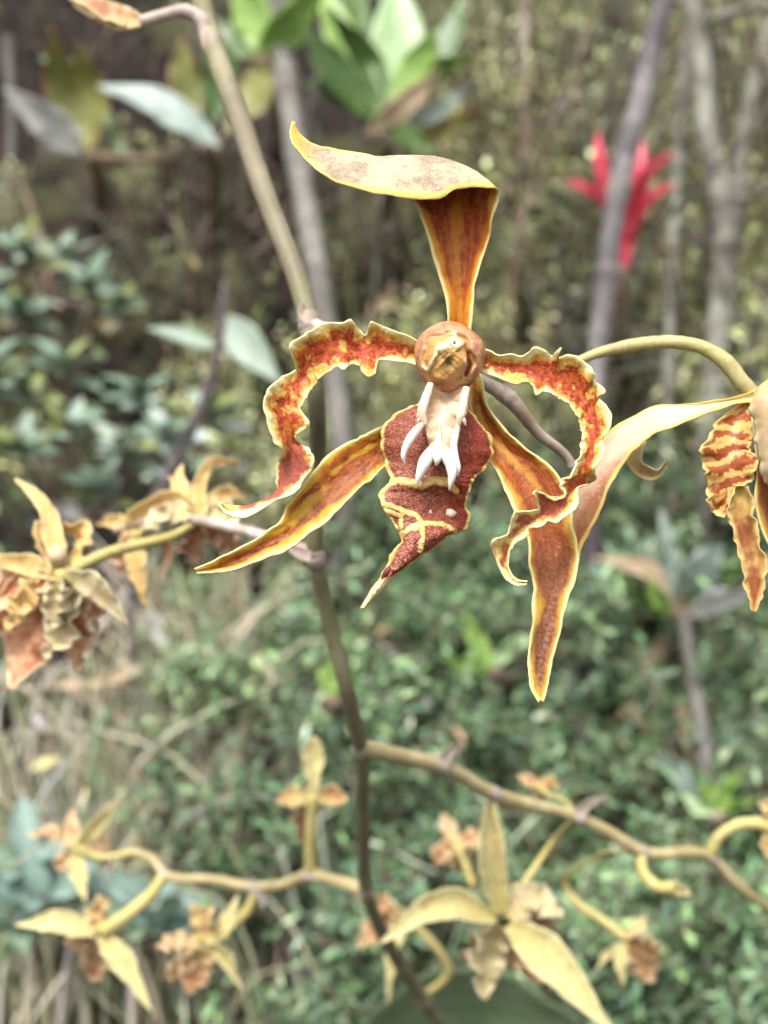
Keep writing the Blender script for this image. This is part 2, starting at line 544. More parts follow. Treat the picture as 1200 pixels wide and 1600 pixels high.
def m_yellow(name, base, pale, brown, amount):
    """sepals of the flowers farther along the branches: yellow flushed with brown"""
    m = MT(name, rough=.55, trans=.25)
    e, u, v = m.attr('edge'), m.attr('u'), m.attr('v')
    n1 = m.noise(170, 3, .55); n2 = m.noise(800, 3)
    c = m.mix(m.step(n2, .3, .7), base, pale)
    c = m.mix(m.math('MULTIPLY', m.step(v, .45, .0), .6), c, S(186, 172, 84))
    c = m.mix(m.math('MULTIPLY', m.step(m.math('ABSOLUTE', u), .4, .0), .45), c, base)
    c = m.mix(m.step(e, .15, .6), pale, c)
    br = m.math('MULTIPLY', m.step(m.math('ADD', n1, m.math('MULTIPLY', m.math('MINIMUM', e, 2.0), .04)), .56 - amount, .76 - amount), m.step(e, .2, .9))
    c = m.mix(m.math('MULTIPLY', br, .85), c, brown)
    return m.color(c).bump(n2, .3, .0003).m

def m_stripe():
    m = MT('striped_petal', rough=.45, trans=.2)
    e, u, v = m.attr('edge'), m.attr('u'), m.attr('v')
    n1 = m.noise(350, 3, .6)
    w = m.math('SINE', m.math('ADD', m.math('MULTIPLY', v, 44.0), m.math('ADD', m.math('MULTIPLY', n1, 11.0), m.math('MULTIPLY', u, 1.4))))
    c = m.mix(m.step(w, -.2, .6), S(158, 82, 44), S(222, 176, 104))
    c = m.mix(m.step(m.math('ADD', e, m.math('MULTIPLY', n1, .8)), .5, 1.1), S(236, 204, 130), c)
    return m.color(c).bump(m.noise(1200, 3), .4, .0003).m

def m_branch(name, c1, c2, spot):
    m = MT(name, rough=.55)
    n1 = m.noise(90, 4, .6); n2 = m.noise(1100, 3); n3 = m.noise(420, 2)
    c = m.mix(m.step(n1, .32, .68), c1, c2)
    c = m.mix(m.math('MULTIPLY', m.step(n3, .58, .68), .55), c, spot)
    c = m.mix(m.math('MULTIPLY', m.step(n2, .6, .72), .3), c, S(214, 204, 176))
    return m.color(c).bump(m.math('ADD', n2, n3), .45, .0003).m

def m_stem():
    m = MT('orchid_stem', rough=.55)
    n1 = m.noise(120, 4, .6); n2 = m.noise(1500, 3); n3 = m.noise(35, 2)
    c = m.mix(m.step(n1, .35, .7), S(116, 112, 82), S(142, 136, 106))
    c = m.mix(m.math('MULTIPLY', m.step(n3, .45, .6), .6), c, S(112, 98, 84))
    c = m.mix(m.math('MULTIPLY', m.step(n2, .6, .75), .35), c, S(180, 168, 140))
    return m.color(c).bump(n2, .3, .0002).m

def m_leafcol(name, plants=True):
    """foliage whose leaf-by-leaf colour is stored on the leaves"""
    m = MT(name)
    m.n.remove(m.b)
    d = m.n.new('ShaderNodeBsdfDiffuse')
    c = m.attr('Col', True)
    if plants:                         # each plant a little lighter, darker or yellower than the next
        r = m.rand()
        c = m.mix(1.0, c, m.mix(r, (.72, .75, .72), (1.8, 1.78, 1.66)), 'MULTIPLY')
        r2 = m.math('FRACT', m.math('MULTIPLY', r, 7.31))
        c = m.mix(m.math('MULTIPLY', m.step(r2, .6, 1.0), .2), c, m.mix(1.0, c, (1.45, 1.2, .8), 'MULTIPLY'))
    m.l.new(c, d.inputs['Color'])
    m.l.new(d.outputs[0], m.out.inputs['Surface'])
    return m.m

def m_leaf(name, c1, c2, rib, edge, scale=60, rough=.4, trans=.15):
    m = MT(name, rough=rough, trans=trans, spec=.5)
    e, u, v = m.attr('edge'), m.attr('u'), m.attr('v')
    n1 = m.noise(scale, 4, .6); n2 = m.noise(scale * 5, 3)
    vein = m.math('SINE', m.math('ADD', m.math('MULTIPLY', v, 70.0), m.math('MULTIPLY', m.math('ABSOLUTE', u), -9.0)))
    c = m.mix(m.step(n1, .35, .66), c1, c2)
    c = m.mix(m.math('MULTIPLY', m.step(vein, .6, 1.0), .18), c, rib)
    c = m.mix(m.math('MULTIPLY', m.step(m.math('ABSOLUTE', u), .10, .0), .6), c, rib)
    c = m.mix(m.step(m.math('ADD', e, m.math('MULTIPLY', n1, 3.0)), 1.2, 4.0), edge, c)
    c = m.mix(m.math('MULTIPLY', m.step(n2, .62, .7), .35), c, S(96, 84, 60))
    return m.color(c).bump(m.math('ADD', n2, m.math('MULTIPLY', vein, .2)), .3, .0008).m

def m_bark(name, c1, c2, c3, scale=60, rough=.8, low=None):
    m = MT(name, rough=rough, spec=.2)
    n1 = m.noise(scale, 5, .65); n2 = m.noise(scale * 7, 4); n3 = m.noise(scale * .35, 3)
    c = m.mix(m.step(n1, .35, .65), c1, c2)
    c = m.mix(m.math('MULTIPLY', m.step(n3, .48, .6), m.step(n2, .35, .6)), c, c3)
    if low:            # older, darker lower joints
        c = m.mix(m.math('MULTIPLY', m.step(m.math('ADD', m.attr('v'), m.math('MULTIPLY', n3, .06)), .52, .60), .85), c, low)
    return m.color(c).bump(m.math('ADD', n2, n1), .6, .0012).m

def m_soil():
    m = MT('soil', rough=.95, spec=.1)
    n1 = m.noise(9, 3, .65); n2 = m.noise(70, 4, .7); n3 = m.noise(400, 3)
    c = m.mix(m.step(n2, .3, .7), S(26, 22, 20), S(58, 50, 46))
    c = m.mix(m.math('MULTIPLY', m.step(n1, .5, .62), .7), c, S(84, 86, 58))
    c = m.mix(m.math('MULTIPLY', m.step(n3, .62, .72), .5), c, S(150, 136, 120))
    return m.color(c).bump(m.math('ADD', n2, m.math('MULTIPLY', n3, .4)), 1.0, .012).m
scene.render.engine = 'CYCLES'
scene.cycles.max_bounces = 4
scene.cycles.use_adaptive_sampling = True
scene.cycles.adaptive_threshold = 0.03
scene.cycles.diffuse_bounces = 2
scene.cycles.glossy_bounces = 2
scene.cycles.transmission_bounces = 3

# ------------------------------------------------------------------ ground: one sheet, an earth bank rising away from the path
def build_ground():
    xs = np.concatenate([-np.geomspace(60, .75, 26), np.linspace(-.72, .72, 130), np.geomspace(.75, 60, 26)])
    ys = np.concatenate([np.linspace(-60, -2, 14), np.linspace(-1.8, .15, 16), np.linspace(.18, 1.9, 170), np.geomspace(1.95, 70, 26)])
    X, Y = np.meshgrid(xs, ys)
    Z = gz(X, Y)
    V = np.stack([X, Y, Z], -1).reshape(-1, 3)
    nx, ny = len(xs), len(ys)
    F = [(i * nx + j, i * nx + j + 1, (i + 1) * nx + j + 1, (i + 1) * nx + j) for i in range(ny - 1) for j in range(nx - 1)]
    mb = MB(); mb.add(V, F)
    mb.obj('ground', [m_soil()], None, kind='structure')
build_ground()

# ------------------------------------------------------------------ bulk leaves
T4 = (np.array([[0, 0, 0], [-.5, .45, .06], [0, .5, -.04], [.5, .45, .06], [0, 1, .0]], float),
      np.array([[0, 2, 1], [0, 3, 2], [1, 2, 4], [2, 3, 4]]))

def scatter(name, pos, dirs, length, width, cols, mat, parent=None, nrm=None, tmpl=T4, rng=None, me_only=False, **kw):
    """many small leaves as one mesh: dirs = leaf axis, length/width arrays, colour per leaf"""
    rng = rng or np.random.default_rng(1)
    K = len(pos)
    d = dirs / (np.linalg.norm(dirs, axis=1)[:, None] + 1e-9)
    if nrm is None:
        nrm = rng.normal(size=(K, 3)) * .6 + np.array([0, -.25, 1.0])
    s = np.cross(d, nrm); s /= np.linalg.norm(s, axis=1)[:, None] + 1e-9
    n = np.cross(s, d)
    tv, tf = tmpl
    V = (pos[:, None] + s[:, None] * (tv[None, :, 0:1] * width[:, None, None]) + d[:, None] * (tv[None, :, 1:2] * length[:, None, None])
         + n[:, None] * (tv[None, :, 2:3] * length[:, None, None]))
    nv, nf = len(tv), len(tf)
    V = V.reshape(-1, 3)
    F = (tf[None] + (np.arange(K) * nv)[:, None, None]).reshape(-1)
    if parent is not None and not me_only:
        V = V - origin_of(parent)
    me = bpy.data.meshes.new(name)
    me.vertices.add(len(V)); me.vertices.foreach_set('co', V.astype(np.float32).ravel())
    me.loops.add(len(F)); me.loops.foreach_set('vertex_index', F.astype(np.int32))
    me.polygons.add(K * nf)
    me.polygons.foreach_set('loop_start', (np.arange(K * nf) * 3).astype(np.int32))
    me.polygons.foreach_set('use_smooth', np.ones(K * nf, dtype=bool))
    ca = me.color_attributes.new('Col', 'FLOAT_COLOR', 'POINT')
    c4 = np.concatenate([np.repeat(cols, nv, axis=0), np.ones((K * nv, 1))], 1)
    ca.data.foreach_set('color', c4.astype(np.float32).ravel())
    me.materials.append(mat)
    me.update(calc_edges=True)
    if me_only:
        return me
    return link(name, me, parent, **kw)

def vary(rng, K, palette, jit=.13):
    pal = np.array(palette)
    c = pal[rng.integers(0, len(pal), K)]
    return np.clip(c * np.exp(rng.normal(0, jit, (K, 1))) * (1 + rng.normal(0, jit * .35, (K, 3))), .004, .95)

MAT_FOL = m_leafcol('small_foliage')
MAT_DRY = m_leafcol('dry_foliage', plants=False)
MAT_TWIG = m_bark('twig_bark', S(96, 78, 66), S(134, 116, 98), S(160, 150, 136), 90)

GREEN = [S(86, 112, 80), S(98, 124, 92), S(80, 104, 84), S(110, 134, 102), S(100, 124, 110), S(118, 142, 100), S(72, 94, 72), S(136, 152, 128), S(92, 120, 88)]
OLIVE = [S(142, 148, 102), S(164, 170, 124), S(116, 126, 88), S(180, 184, 152), S(150, 160, 132), S(122, 114, 96), S(140, 156, 100), S(150, 142, 128)]

# ------------------------------------------------------------------ low heath-like shrubs with tiny leaves (prototypes, then copies)
def shrub_proto(seed, h, spread, nst, nsub, leaf, palette, gap, up=.75, top_pale=.0, lw=(.38, .6)):
    rng = np.random.default_rng(seed)
    mb = MB()
    LP = []; LD = []; TT = []
    for i in range(nst):
        a = rng.uniform(0, 6.28); r = spread * math.sqrt(rng.uniform(0, 1))
        b = np.array([math.cos(a) * r * .35, math.sin(a) * r * .35, -.01])
        hh = h * rng.uniform(.65, 1.05)
        tip = np.array([math.cos(a) * r, math.sin(a) * r, hh])
        mid = (b + tip) / 2 + rng.normal(0, .08 * h, 3); mid[2] = hh * .5
        path = cr([b, mid, tip], 14)
        tube(mb, path, np.linspace(.0016, .0006, 14), seg=4, n=10)
        subs = [path[4:]]
        for k in range(nsub):
            j = rng.integers(4, 13)
            dirv = rng.normal(size=3); dirv[2] = abs(dirv[2]) * up + .45
            dirv /= np.linalg.norm(dirv)
            ln = h * rng.uniform(.12, .34)
            e = path[j] + dirv * ln
            sp = cr([path[j], (path[j] + e) / 2 + rng.normal(0, .08 * ln, 3), e], 8)
            tube(mb, sp, np.linspace(.0009, .0004, 8), seg=3, n=5)
            subs.append(sp)
        for sp in subs:
            seg = np.linalg.norm(np.diff(sp, axis=0), axis=1).sum()
            m = max(4, int(seg / gap))
            t = np.linspace(.08, 1, m)
            q = cr(sp, 40)
            idx = np.minimum((t * 39).astype(int), 38)
            tang = q[idx + 1] - q[idx]; tang /= np.linalg.norm(tang, axis=1)[:, None] + 1e-9
            for rep in range(2):
                side = np.cross(tang, rng.normal(size=(m, 3))); side /= np.linalg.norm(side, axis=1)[:, None] + 1e-9
                LP.append(q[idx]); LD.append(side + tang * rng.uniform(.3, .9, (m, 1))); TT.append(t)
    LP = np.concatenate(LP); LD = np.concatenate(LD); TT = np.concatenate(TT)
    K = len(LP)
    cols = vary(rng, K, palette)
    cols = cols * (1 + top_pale * TT[:, None] ** 3)
    ln = leaf * rng.uniform(.7, 1.25, K)
    fol = scatter('foliage', LP, LD, ln, ln * rng.uniform(*lw, K), np.clip(cols, 0, .9), MAT_FOL, rng=rng, me_only=True)
    st = mb.mesh('stems', [MAT_TWIG])
    return st, fol

def place_shrub(proto, name, base, rz, sc, label, group, lean=(0, 0)):
    r = empty(name, base, label, 'shrub', group)
    r.rotation_euler = (lean[0], lean[1], rz); r.scale = (sc, sc, sc)
    link('stems', proto[0], r)
    link('foliage', proto[1], r, kind='stuff')
    return r

random.seed(5)
heath = [shrub_proto(10 + i, .10, .07, 15, 9, .0080, GREEN, .0040, top_pale=.45, lw=(.2, .36)) for i in range(4)]
wispy = [shrub_proto(30 + i, .15, .045, 7, 7, .0085, OLIVE, .0062, up=2.0, top_pale=.5, lw=(.22, .42)) for i in range(3)]

def scatter_zone(protos, name, label, group, x0, x1, y0, y1, nx, ny, sc, seed, skip=None):
    rng = random.Random(seed)
    n = 0
    for iy in range(ny):
        for ix in range(nx):
            px = x0 + (x1 - x0) * (ix + .5 + rng.uniform(-.45, .45)) / nx
            py = y0 + (y1 - y0) * (iy + .5 + rng.uniform(-.45, .45)) / ny
            s = rng.uniform(*sc); rz = rng.uniform(0, 6.28); lean = (rng.uniform(.05, .4), rng.uniform(-.15, .15)); pr = rng.choice(protos)
            if skip and skip(px, py):
                continue
            g = ground_at(P(px, py, hit(px, py)))
            place_shrub(pr, name, g, rz, s, label, group, lean)
            n += 1
    return n

# bottom and middle: blue-green heath shrubs hugging the bank (none where the dry grass stands)
scatter_zone(heath, 'heath_shrub', 'low blue-green shrub with tiny crowded leaves on the bank below the orchid', 'tiny-leaved shrubs covering the lower bank',
             300, 1300, 960, 1980, 6, 8, (.6, 1.25), 3, skip=lambda x, y: x < 400 and y > 1250)
scatter_zone(heath, 'heath_shrub', 'low blue-green shrub with tiny leaves growing among dry straw-coloured grass', 'tiny-leaved shrubs among the dry grass',
             -120, 420, 1180, 1900, 4, 3, (.35, .6), 8)
# top: taller grey-olive wispy shrubs
scatter_zone(wispy, 'wispy_shrub', 'olive-grey shrub of upright wispy stems on the upper bank near the red flower', 'wispy shrubs on the upper bank',
             650, 1300, 160, 900, 6, 7, (.7, 1.1), 11)
scatter_zone(wispy, 'wispy_shrub', 'sparse olive-grey shrub on the bare dark soil behind the thick orchid stem', 'wispy shrubs on the bare soil',
             -60, 640, 330, 640, 4, 2, (.35, .6), 12)
scatter_zone(wispy, 'wispy_shrub', 'olive-grey wispy shrub rooted between the bare soil and the lower shrubs', 'wispy shrubs below the bare soil',
             340, 680, 680, 960, 4, 2, (.5, .8), 13)

# ------------------------------------------------------------------ ground cover and dry grass (uncountable)
def ground_cover():
    rng = np.random.default_rng(77)
    K = 42000
    x = rng.uniform(-.62, .62, K); y = rng.uniform(.30, 1.75, K)
    dens = .5 + .5 * np.sin(x * 9 + 2 * np.sin(y * 6)) * np.sin(y * 11 + x * 4)
    low = np.clip((1.02 - y) / .25, 0, 1)
    keep = rng.uniform(0, 1, K) < np.clip(.18 + .5 * dens * (.35 + low), 0, 1)
    bare = (x < .06) & (y > .92) & (rng.uniform(0, 1, K) < .88)
    keep &= ~bare
    x, y, low = x[keep], y[keep], low[keep]
    K = len(x)
    z = gz(x, y) + rng.uniform(0, .022, K)
    d = rng.normal(size=(K, 3)) * .7 + np.array([0, -.4, .7])
    c = np.where((rng.uniform(0, 1, K) < .35 + .5 * low)[:, None], vary(rng, K, GREEN, .25), vary(rng, K, OLIVE + [S(120, 104, 78), S(148, 126, 96)], .25))
    ln = rng.uniform(.005, .013, K)
    scatter('ground_cover', np.stack([x, y, z], 1), d, ln, ln * rng.uniform(.35, .7, K), c, MAT_FOL, rng=rng, label='mixed tiny-leaved ground cover and moss over the soil bank', cat='ground cover', kind='stuff')
ground_cover()

def straw(name, spots, seed, label, palette, hlen, wid, droop):
    """long thin curved blades: a strip of quads per blade, all tufts one mass"""
    rng = np.random.default_rng(seed)
    V = []; F = []; C = []
    n = 0
    for (px, py, cnt, spread) in spots:
        g = ground_at(P(px, py, hit(px, py)))
        for i in range(cnt):
            b = g + np.array([rng.normal(0, spread), rng.normal(0, spread * .6), 0]); b[2] = gz(b[0], b[1]) - .003
            a = rng.uniform(0, 6.28); L = hlen * rng.uniform(.45, 1.15)
            out = np.array([math.cos(a), math.sin(a) * .6 - .35, 0]) * L * rng.uniform(.08, droop)
            pts = cr([b, b + out * .3 + np.array([0, 0, L * .55]), b + out + np.array([0, 0, L * rng.uniform(.5, .95)])], 9)
            s = np.cross(pts[-1] - pts[0], [rng.normal(), 1, .2]); s /= np.linalg.norm(s)
            w = wid * rng.uniform(.6, 1.3) * np.linspace(1, .15, 9)
            V.append(np.concatenate([pts - s * w[:, None], pts + s * w[:, None]]))
            for k in range(8):
                F.append((n + k, n + 9 + k, n + 10 + k, n + k + 1))
            n += 18
            C.append(np.repeat(vary(rng, 1, palette, .2), 18, axis=0))
    V = np.concatenate(V); C = np.concatenate(C)
    me = bpy.data.meshes.new(name)
    me.from_pydata(V.tolist(), [], F)
    ca = me.color_attributes.new('Col', 'FLOAT_COLOR', 'POINT')
    ca.data.foreach_set('color', np.concatenate([C, np.ones((len(C), 1))], 1).astype(np.float32).ravel())
    me.materials.append(MAT_DRY)
    link(name, me, None, label, 'grass', None, 'stuff')
STRAW = [S(206, 194, 168), S(186, 174, 148), S(218, 212, 194), S(160, 150, 130), S(158, 162, 124), S(178, 176, 160)]
straw('dry_grass', [(230, 1330, 40, .03), (330, 1400, 95, .028), (150, 1420, 50, .03), (280, 1560, 80, .04), (60, 1500, 28, .03), (400, 1680, 55, .04), (150, 1720, 50, .05), (310, 1250, 95, .020), (20, 1300, 22, .02), (230, 1180, 22, .02), (400, 1500, 40, .02), (30, 1700, 45, .04)],
      21, 'tangled straw-coloured dry grass at the foot of the bank', STRAW, .180, .0014, .65)
straw('sparse_grass', [(900, 1150, 10, .03), (1020, 700, 12, .03), (680, 420, 10, .04), (780, 620, 14, .04), (1130, 620, 12, .05), (200, 450, 10, .04), (420, 700, 10, .04), (1000, 1300, 10, .03), (700, 1100, 8, .03), (1150, 1150, 12, .03), (880, 1420, 6, .03), (470, 1150, 14, .02)],
      22, 'thin scattered grass stalks between the shrubs', [S(150, 146, 104), S(124, 120, 84), S(172, 156, 124), S(112, 128, 72)], .16, .0009, .45)

# ------------------------------------------------------------------ bluish broad-leaved shrubs: every leaf a part
LEAFM = [m_leaf('pale_mint_leaf', S(160, 178, 160), S(188, 202, 186), S(206, 214, 200), S(138, 158, 134)),
         m_leaf('blue_green_leaf', S(112, 136, 112), S(140, 162, 138), S(168, 184, 160), S(100, 122, 96)),
         m_leaf('yellow_green_leaf', S(126, 140, 80), S(152, 162, 104), S(180, 184, 134), S(118, 118, 72)),
         m_leaf('bluish_white_leaf', S(178, 194, 192), S(206, 216, 214), S(220, 228, 224), S(160, 176, 170)),
         m_leaf('teal_leaf', S(122, 148, 136), S(152, 174, 162), S(176, 194, 184), S(108, 132, 118))]
def leaf_mesh(name, length, width, bend, mat, nv=9, nu=5):
    """a pointed oval leaf along +Y, origin at its stalk; about 100 triangles both sides"""
    v = np.linspace(0, 1, nv); u = np.linspace(-1, 1, nu)
    w = width / 2 * np.sin(np.pi * np.clip(v, 0, 1) ** .85) ** .8
    w[0] = width * .05; w[-1] = width * .02
    G = np.zeros((nv, nu, 3))
    G[..., 0] = w[:, None] * u[None]
    G[..., 1] = (v * length)[:, None]
    G[..., 2] = (np.abs(u)[None] * w[:, None]) * .35 - bend * length * (v ** 2)[:, None]
    E = (1 - np.abs(u))[None] * w[:, None] * 1000
    A = np.stack([E, np.broadcast_to(u, E.shape), np.broadcast_to(v[:, None], E.shape)], -1).reshape(-1, 3)
    F = [(i * nu + j, i * nu + j + 1, (i + 1) * nu + j + 1, (i + 1) * nu + j) for i in range(nv - 1) for j in range(nu - 1)]
    n = nv * nu
    T = G.reshape(-1, 3); B = T.copy(); B[:, 2] -= .0004
    mb = MB()
    mb.add(np.concatenate([T, B]), F + [tuple(x + n for x in reversed(f)) for f in F], 0, np.concatenate([A, A]))
    return mb.mesh(name, [mat])
LM = [leaf_mesh('leaf', .027, .013, b, m) for m, b in zip(LEAFM, (.15, .25, .1, .2, .2))]

def leafy_shrub(base_px, centers, d, seed, label, group, weights, nleaf, sc=1.0, name='leafy_shrub'):
    """twigs end in rosettes of leaves at the given photo places; centers: (px, py, depth shift m)"""
    rng = np.random.default_rng(seed)
    b = ground_at(P(base_px[0], base_px[1], hit(*base_px)))
    root = empty(name, b, label, 'shrub', group)
    mb = MB()
    for (px, py, dd) in centers:
        e = P(px, py, d + dd)
        tube(mb, [b, (b + e) / 2 + rng.normal(0, .012, 3) + np.array([0, 0, .015]), e], [.0032, .0024, .0014], seg=6, n=14)
        ax = e - b; ax = ax / np.linalg.norm(ax) + np.array([0, -.4, .3])
        for k in range(nleaf):
            me = LM[rng.choice(5, p=weights)]
            o = link('leaf', me, root)
            ang = k * 2.4 + rng.uniform(-.4, .4)
            tier = k / nleaf
            dirv = Vector((math.cos(ang), math.sin(ang) * .8, 0)) + Vector(ax) * (.15 + .9 * tier) + Vector(rng.normal(0, .15, 3))
            dirv.normalize()
            nn = Vector(ax) + Vector((0, -.3, .6)) + Vector(rng.normal(0, .25, 3))
            xx = dirv.cross(nn).normalized(); zz = xx.cross(dirv)
            s = sc * rng.uniform(.7, 1.15)
            M = Matrix((xx, dirv, zz)).transposed().to_4x4()
            loc = Vector(e - b - np.array(ax) / np.linalg.norm(ax) * .014 * (1 - tier))
            o.matrix_local = Matrix.Translation(loc) @ M @ Matrix.Scale(s, 4)
    mb.obj('twigs', [MAT_TWIG], root)
    return root

leafy_shrub((110, 640), [(40, 385, -.04), (140, 440, -.02), (30, 480, 0), (190, 470, .02), (100, 400, .03), (-30, 430, 0)], .80, 41,
            'shrub with bright pale mint leaves in rosettes on the dark soil', None, [.4, .4, .2, 0, 0], 12, .8)
leafy_shrub((130, 900), [(40, 600, 0), (100, 560, .02), (110, 660, -.02), (30, 690, -.02), (-20, 560, 0)], .70, 42,
            'shrub with yellowish and grey-green leaves below the pale mint one', None, [.25, .4, .35, 0, 0], 11, .75)
leafy_shrub((290, 950), [(220, 610, 0), (260, 670, -.02), (190, 700, .01), (330, 640, .03), (150, 760, 0), (290, 740, .01)], .70, 43,
            'shrub with dull blue-green leaves along the dark thin stem', None, [.35, .4, .15, .1, 0], 11, .8)
leafy_shrub((60, 1560), [(40, 1340, 0), (70, 1400, -.01), (110, 1395, .01), (20, 1430, 0)], .56, 44,
            'low blue-green leafy plant half hidden in dry grass', None, [0, .2, 0, 0, .8], 7, 1.0)
leafy_shrub((250, 1560), [(240, 1400, 0), (215, 1440, 0), (265, 1450, .01)], .56, 45,
            'small teal leafy plant behind the orchid flowers over dry grass', None, [.1, .1, 0, 0, .8], 5, .9)
leafy_shrub((1010, 1050), [(1040, 960, 0), (860, 960, 0), (1150, 1060, .02)], .80, 46,
            'small pale-leaved plant beside the purple-grey cane foot', None, [.3, .2, .2, .3, 0], 7, .9)

# ------------------------------------------------------------------ plants with large leaves, each leaf a part
def bigmat(name, c1, c2, rib, edge=None, **k):
    return m_leaf(name, c1, c2, rib, edge or c2, scale=45, **k)
BM = dict(
    olive=bigmat('olive_leaf', S(108, 114, 54), S(140, 140, 74), S(160, 154, 98), S(132, 82, 56)),
    dark=bigmat('dark_green_leaf', S(62, 88, 40), S(88, 116, 54), S(118, 142, 84)),
    bright=bigmat('bright_green_leaf', S(108, 142, 62), S(140, 172, 84), S(172, 194, 120)),
    pale=bigmat('pale_green_leaf', S(146, 176, 122), S(172, 196, 148), S(190, 208, 170)),
    grey=bigmat('grey_green_leaf', S(128, 146, 134), S(158, 172, 162), S(180, 190, 180)),
    mauve=bigmat('mauve_grey_leaf', S(176, 176, 172), S(200, 198, 192), S(210, 206, 200)),
    tan=bigmat('dry_tan_leaf', S(168, 144, 112), S(196, 174, 142), S(206, 188, 160), trans=.1, rough=.7),
    sage=bigmat('sage_leaf', S(106, 124, 92), S(124, 142, 108), S(140, 156, 124)))
_k = list(BM); BML = [BM[k] for k in _k]
def big_plant(name, base_px, d, leaves, label, cat='plant', group=None, stalk=None, lift=0.0):
    """leaves: (points, width, material[, roll, fold]); base_px where it roots"""
    b = ground_at(P(base_px[0], base_px[1], hit(*base_px)))
    root = empty(name, b, label, cat, group)
    j = P(stalk[0], stalk[1], d) if stalk else None
    mb = MB()
    if j is not None:
        tube(mb, [b - np.array([0, 0, .01]), (b + j) / 2 + np.array([.004, 0, .004]), j], [.006, .005, .004], seg=8, n=14)
        mb.obj('stalk', [MAT_TWIG], root)
    for i, lf in enumerate(leaves):
        pts, w, mk = lf[:3]
        roll = lf[3] if len(lf) > 3 else .35
        fold = lf[4] if len(lf) > 4 else .12
        m = MB()
        px_blade(m, pts, leafw(w), d, roll=roll, fold=fold, thick=.0009, ruffle=.0012, rfreq=1.6, rpow=1.5, seed=i)
        m.obj('leaf', [BM[mk], BM[mk]], root)
        if j is not None:
            q = P(pts[0][0], pts[0][1], d + (pts[0][2] / 1000 if len(pts[0]) > 2 else 0))
            if np.linalg.norm(q - j) > .006:
                s = MB(); tube(s, [j, (j + q) / 2 - np.array([0, 0, .004]), q], [.0028, .0022, .0018], seg=6, n=8); s.obj('leaf_stalk', [MAT_TWIG], root)
    return root

big_plant('broad_leaved_plant', (150, 330), .79, [
    ([(136, 238), (103, 150), (80, 40, -20)], 74, 'olive', .5), ([(142, 238), (138, 150), (122, 64, -15)], 66, 'olive', -.4),
    ([(128, 240), (78, 195, -20), (8, 138, -40)], 66, 'mauve', .3), ([(345, 232, -30), (255, 162, -30), (152, 134, -20)], 58, 'grey', .6, .2),
    ([(200, 250), (120, 120, 30), (60, 90, 40)], 40, 'dark', .2)],
    'broad-leaved plant with two upright olive red-edged leaves and grey ones', stalk=(142, 245))
big_plant('broad_leaved_plant', (330, 330), .80, [
    ([(305, 215), (290, 130), (284, 55)], 60, 'olive', .4), ([(350, 210), (400, 140), (405, 62)], 62, 'olive', -.5),
    ([(330, 200), (345, 110), (310, 10)], 60, 'dark', .3)],
    'dark olive-leaved plant half hidden by the thick orchid stem', stalk=(325, 225))
big_plant('rosette_plant', (600, 330), .80, [
    ([(585, 195), (525, 108, -15), (472, 42, -25)], 62, 'dark', .5), ([(600, 165), (570, 88), (512, 10, -20)], 48, 'dark', -.3),
    ([(605, 160), (622, 60, 10), (614, -40, 30)], 92, 'pale', .2), ([(605, 165), (652, 100, -10), (684, 42, -25)], 56, 'bright', -.5),
    ([(612, 180), (680, 112), (748, 82, -20)], 40, 'bright', .5), ([(570, 208), (632, 165, -20), (688, 106, -30)], 42, 'tan', .2),
    ([(612, 226), (690, 204, -15), (758, 166, -25)], 34, 'olive', .4), ([(602, 212), (672, 182), (738, 132)], 30, 'grey', .3),
    ([(590, 190), (560, 60, 30), (560, -50, 50)], 60, 'dark', .3), ([(600, 190), (540, 150, -5), (480, 130, -15)], 44, 'dark', .5), ([(605, 185), (700, 60, 20), (720, -10, 30)], 44, 'dark', -.4),
    ([(598, 200), (640, 215, -20), (680, 240, -30)], 34, 'dark', .3), ([(595, 180), (530, 50, 20), (500, -40, 40)], 54, 'bright', .4)],
    'rosette of strap-like green leaves with one dry tan leaf', stalk=(600, 205))
big_plant('rosette_plant', (430, 230), .80, [
    ([(405, 88), (452, 42, -10), (508, -22, -20)], 70, 'bright', .4), ([(400, 82), (392, 20), (362, -50)], 66, 'bright', -.3),
    ([(402, 85), (425, 10, 15), (440, -60, 30)], 70, 'dark', .2), ([(395, 90), (350, 60, 10), (310, 10, 20)], 50, 'dark', .4)],
    'glossy bright green rosette beside the pale grey cane', stalk=(405, 95))
big_plant('drooping_leaf_plant', (1075, 1010), .65, [
    ([(1046, 950), (1012, 890, -10), (928, 872, -20)], 34, 'tan', .3), ([(1078, 935), (1095, 895, -10), (1128, 852, -15)], 66, 'grey', .2),
    ([(1062, 930), (1046, 870), (1034, 795)], 36, 'grey', .4), ([(1050, 935), (1022, 885), (998, 842)], 32, 'grey', -.3),
    ([(1070, 958), (1120, 942, -10), (1188, 918, -25)], 42, 'mauve', .4), ([(1060, 945), (1120, 908, -5), (1190, 872, -10)], 30, 'dark', .4),
    ([(1045, 960), (1000, 935), (955, 900)], 30, 'dark', -.4), ([(1050, 965), (1030, 935, -10), (1012, 905, -15)], 30, 'bright', .2)],
    'plant with grey-green and mauve leaves and one drooping tan leaf', stalk=(1062, 960))
big_plant('broad_leaved_plant', (720, 1850), .52, [
    ([(545, 1640), (720, 1560, -10), (925, 1610, -15)], 150, 'sage', .75, .1), ([(880, 1650), (760, 1620), (640, 1680)], 110, 'sage', .6)],
    'plant with one large smooth sage-green leaf under the yellow flowers', stalk=(720, 1720))
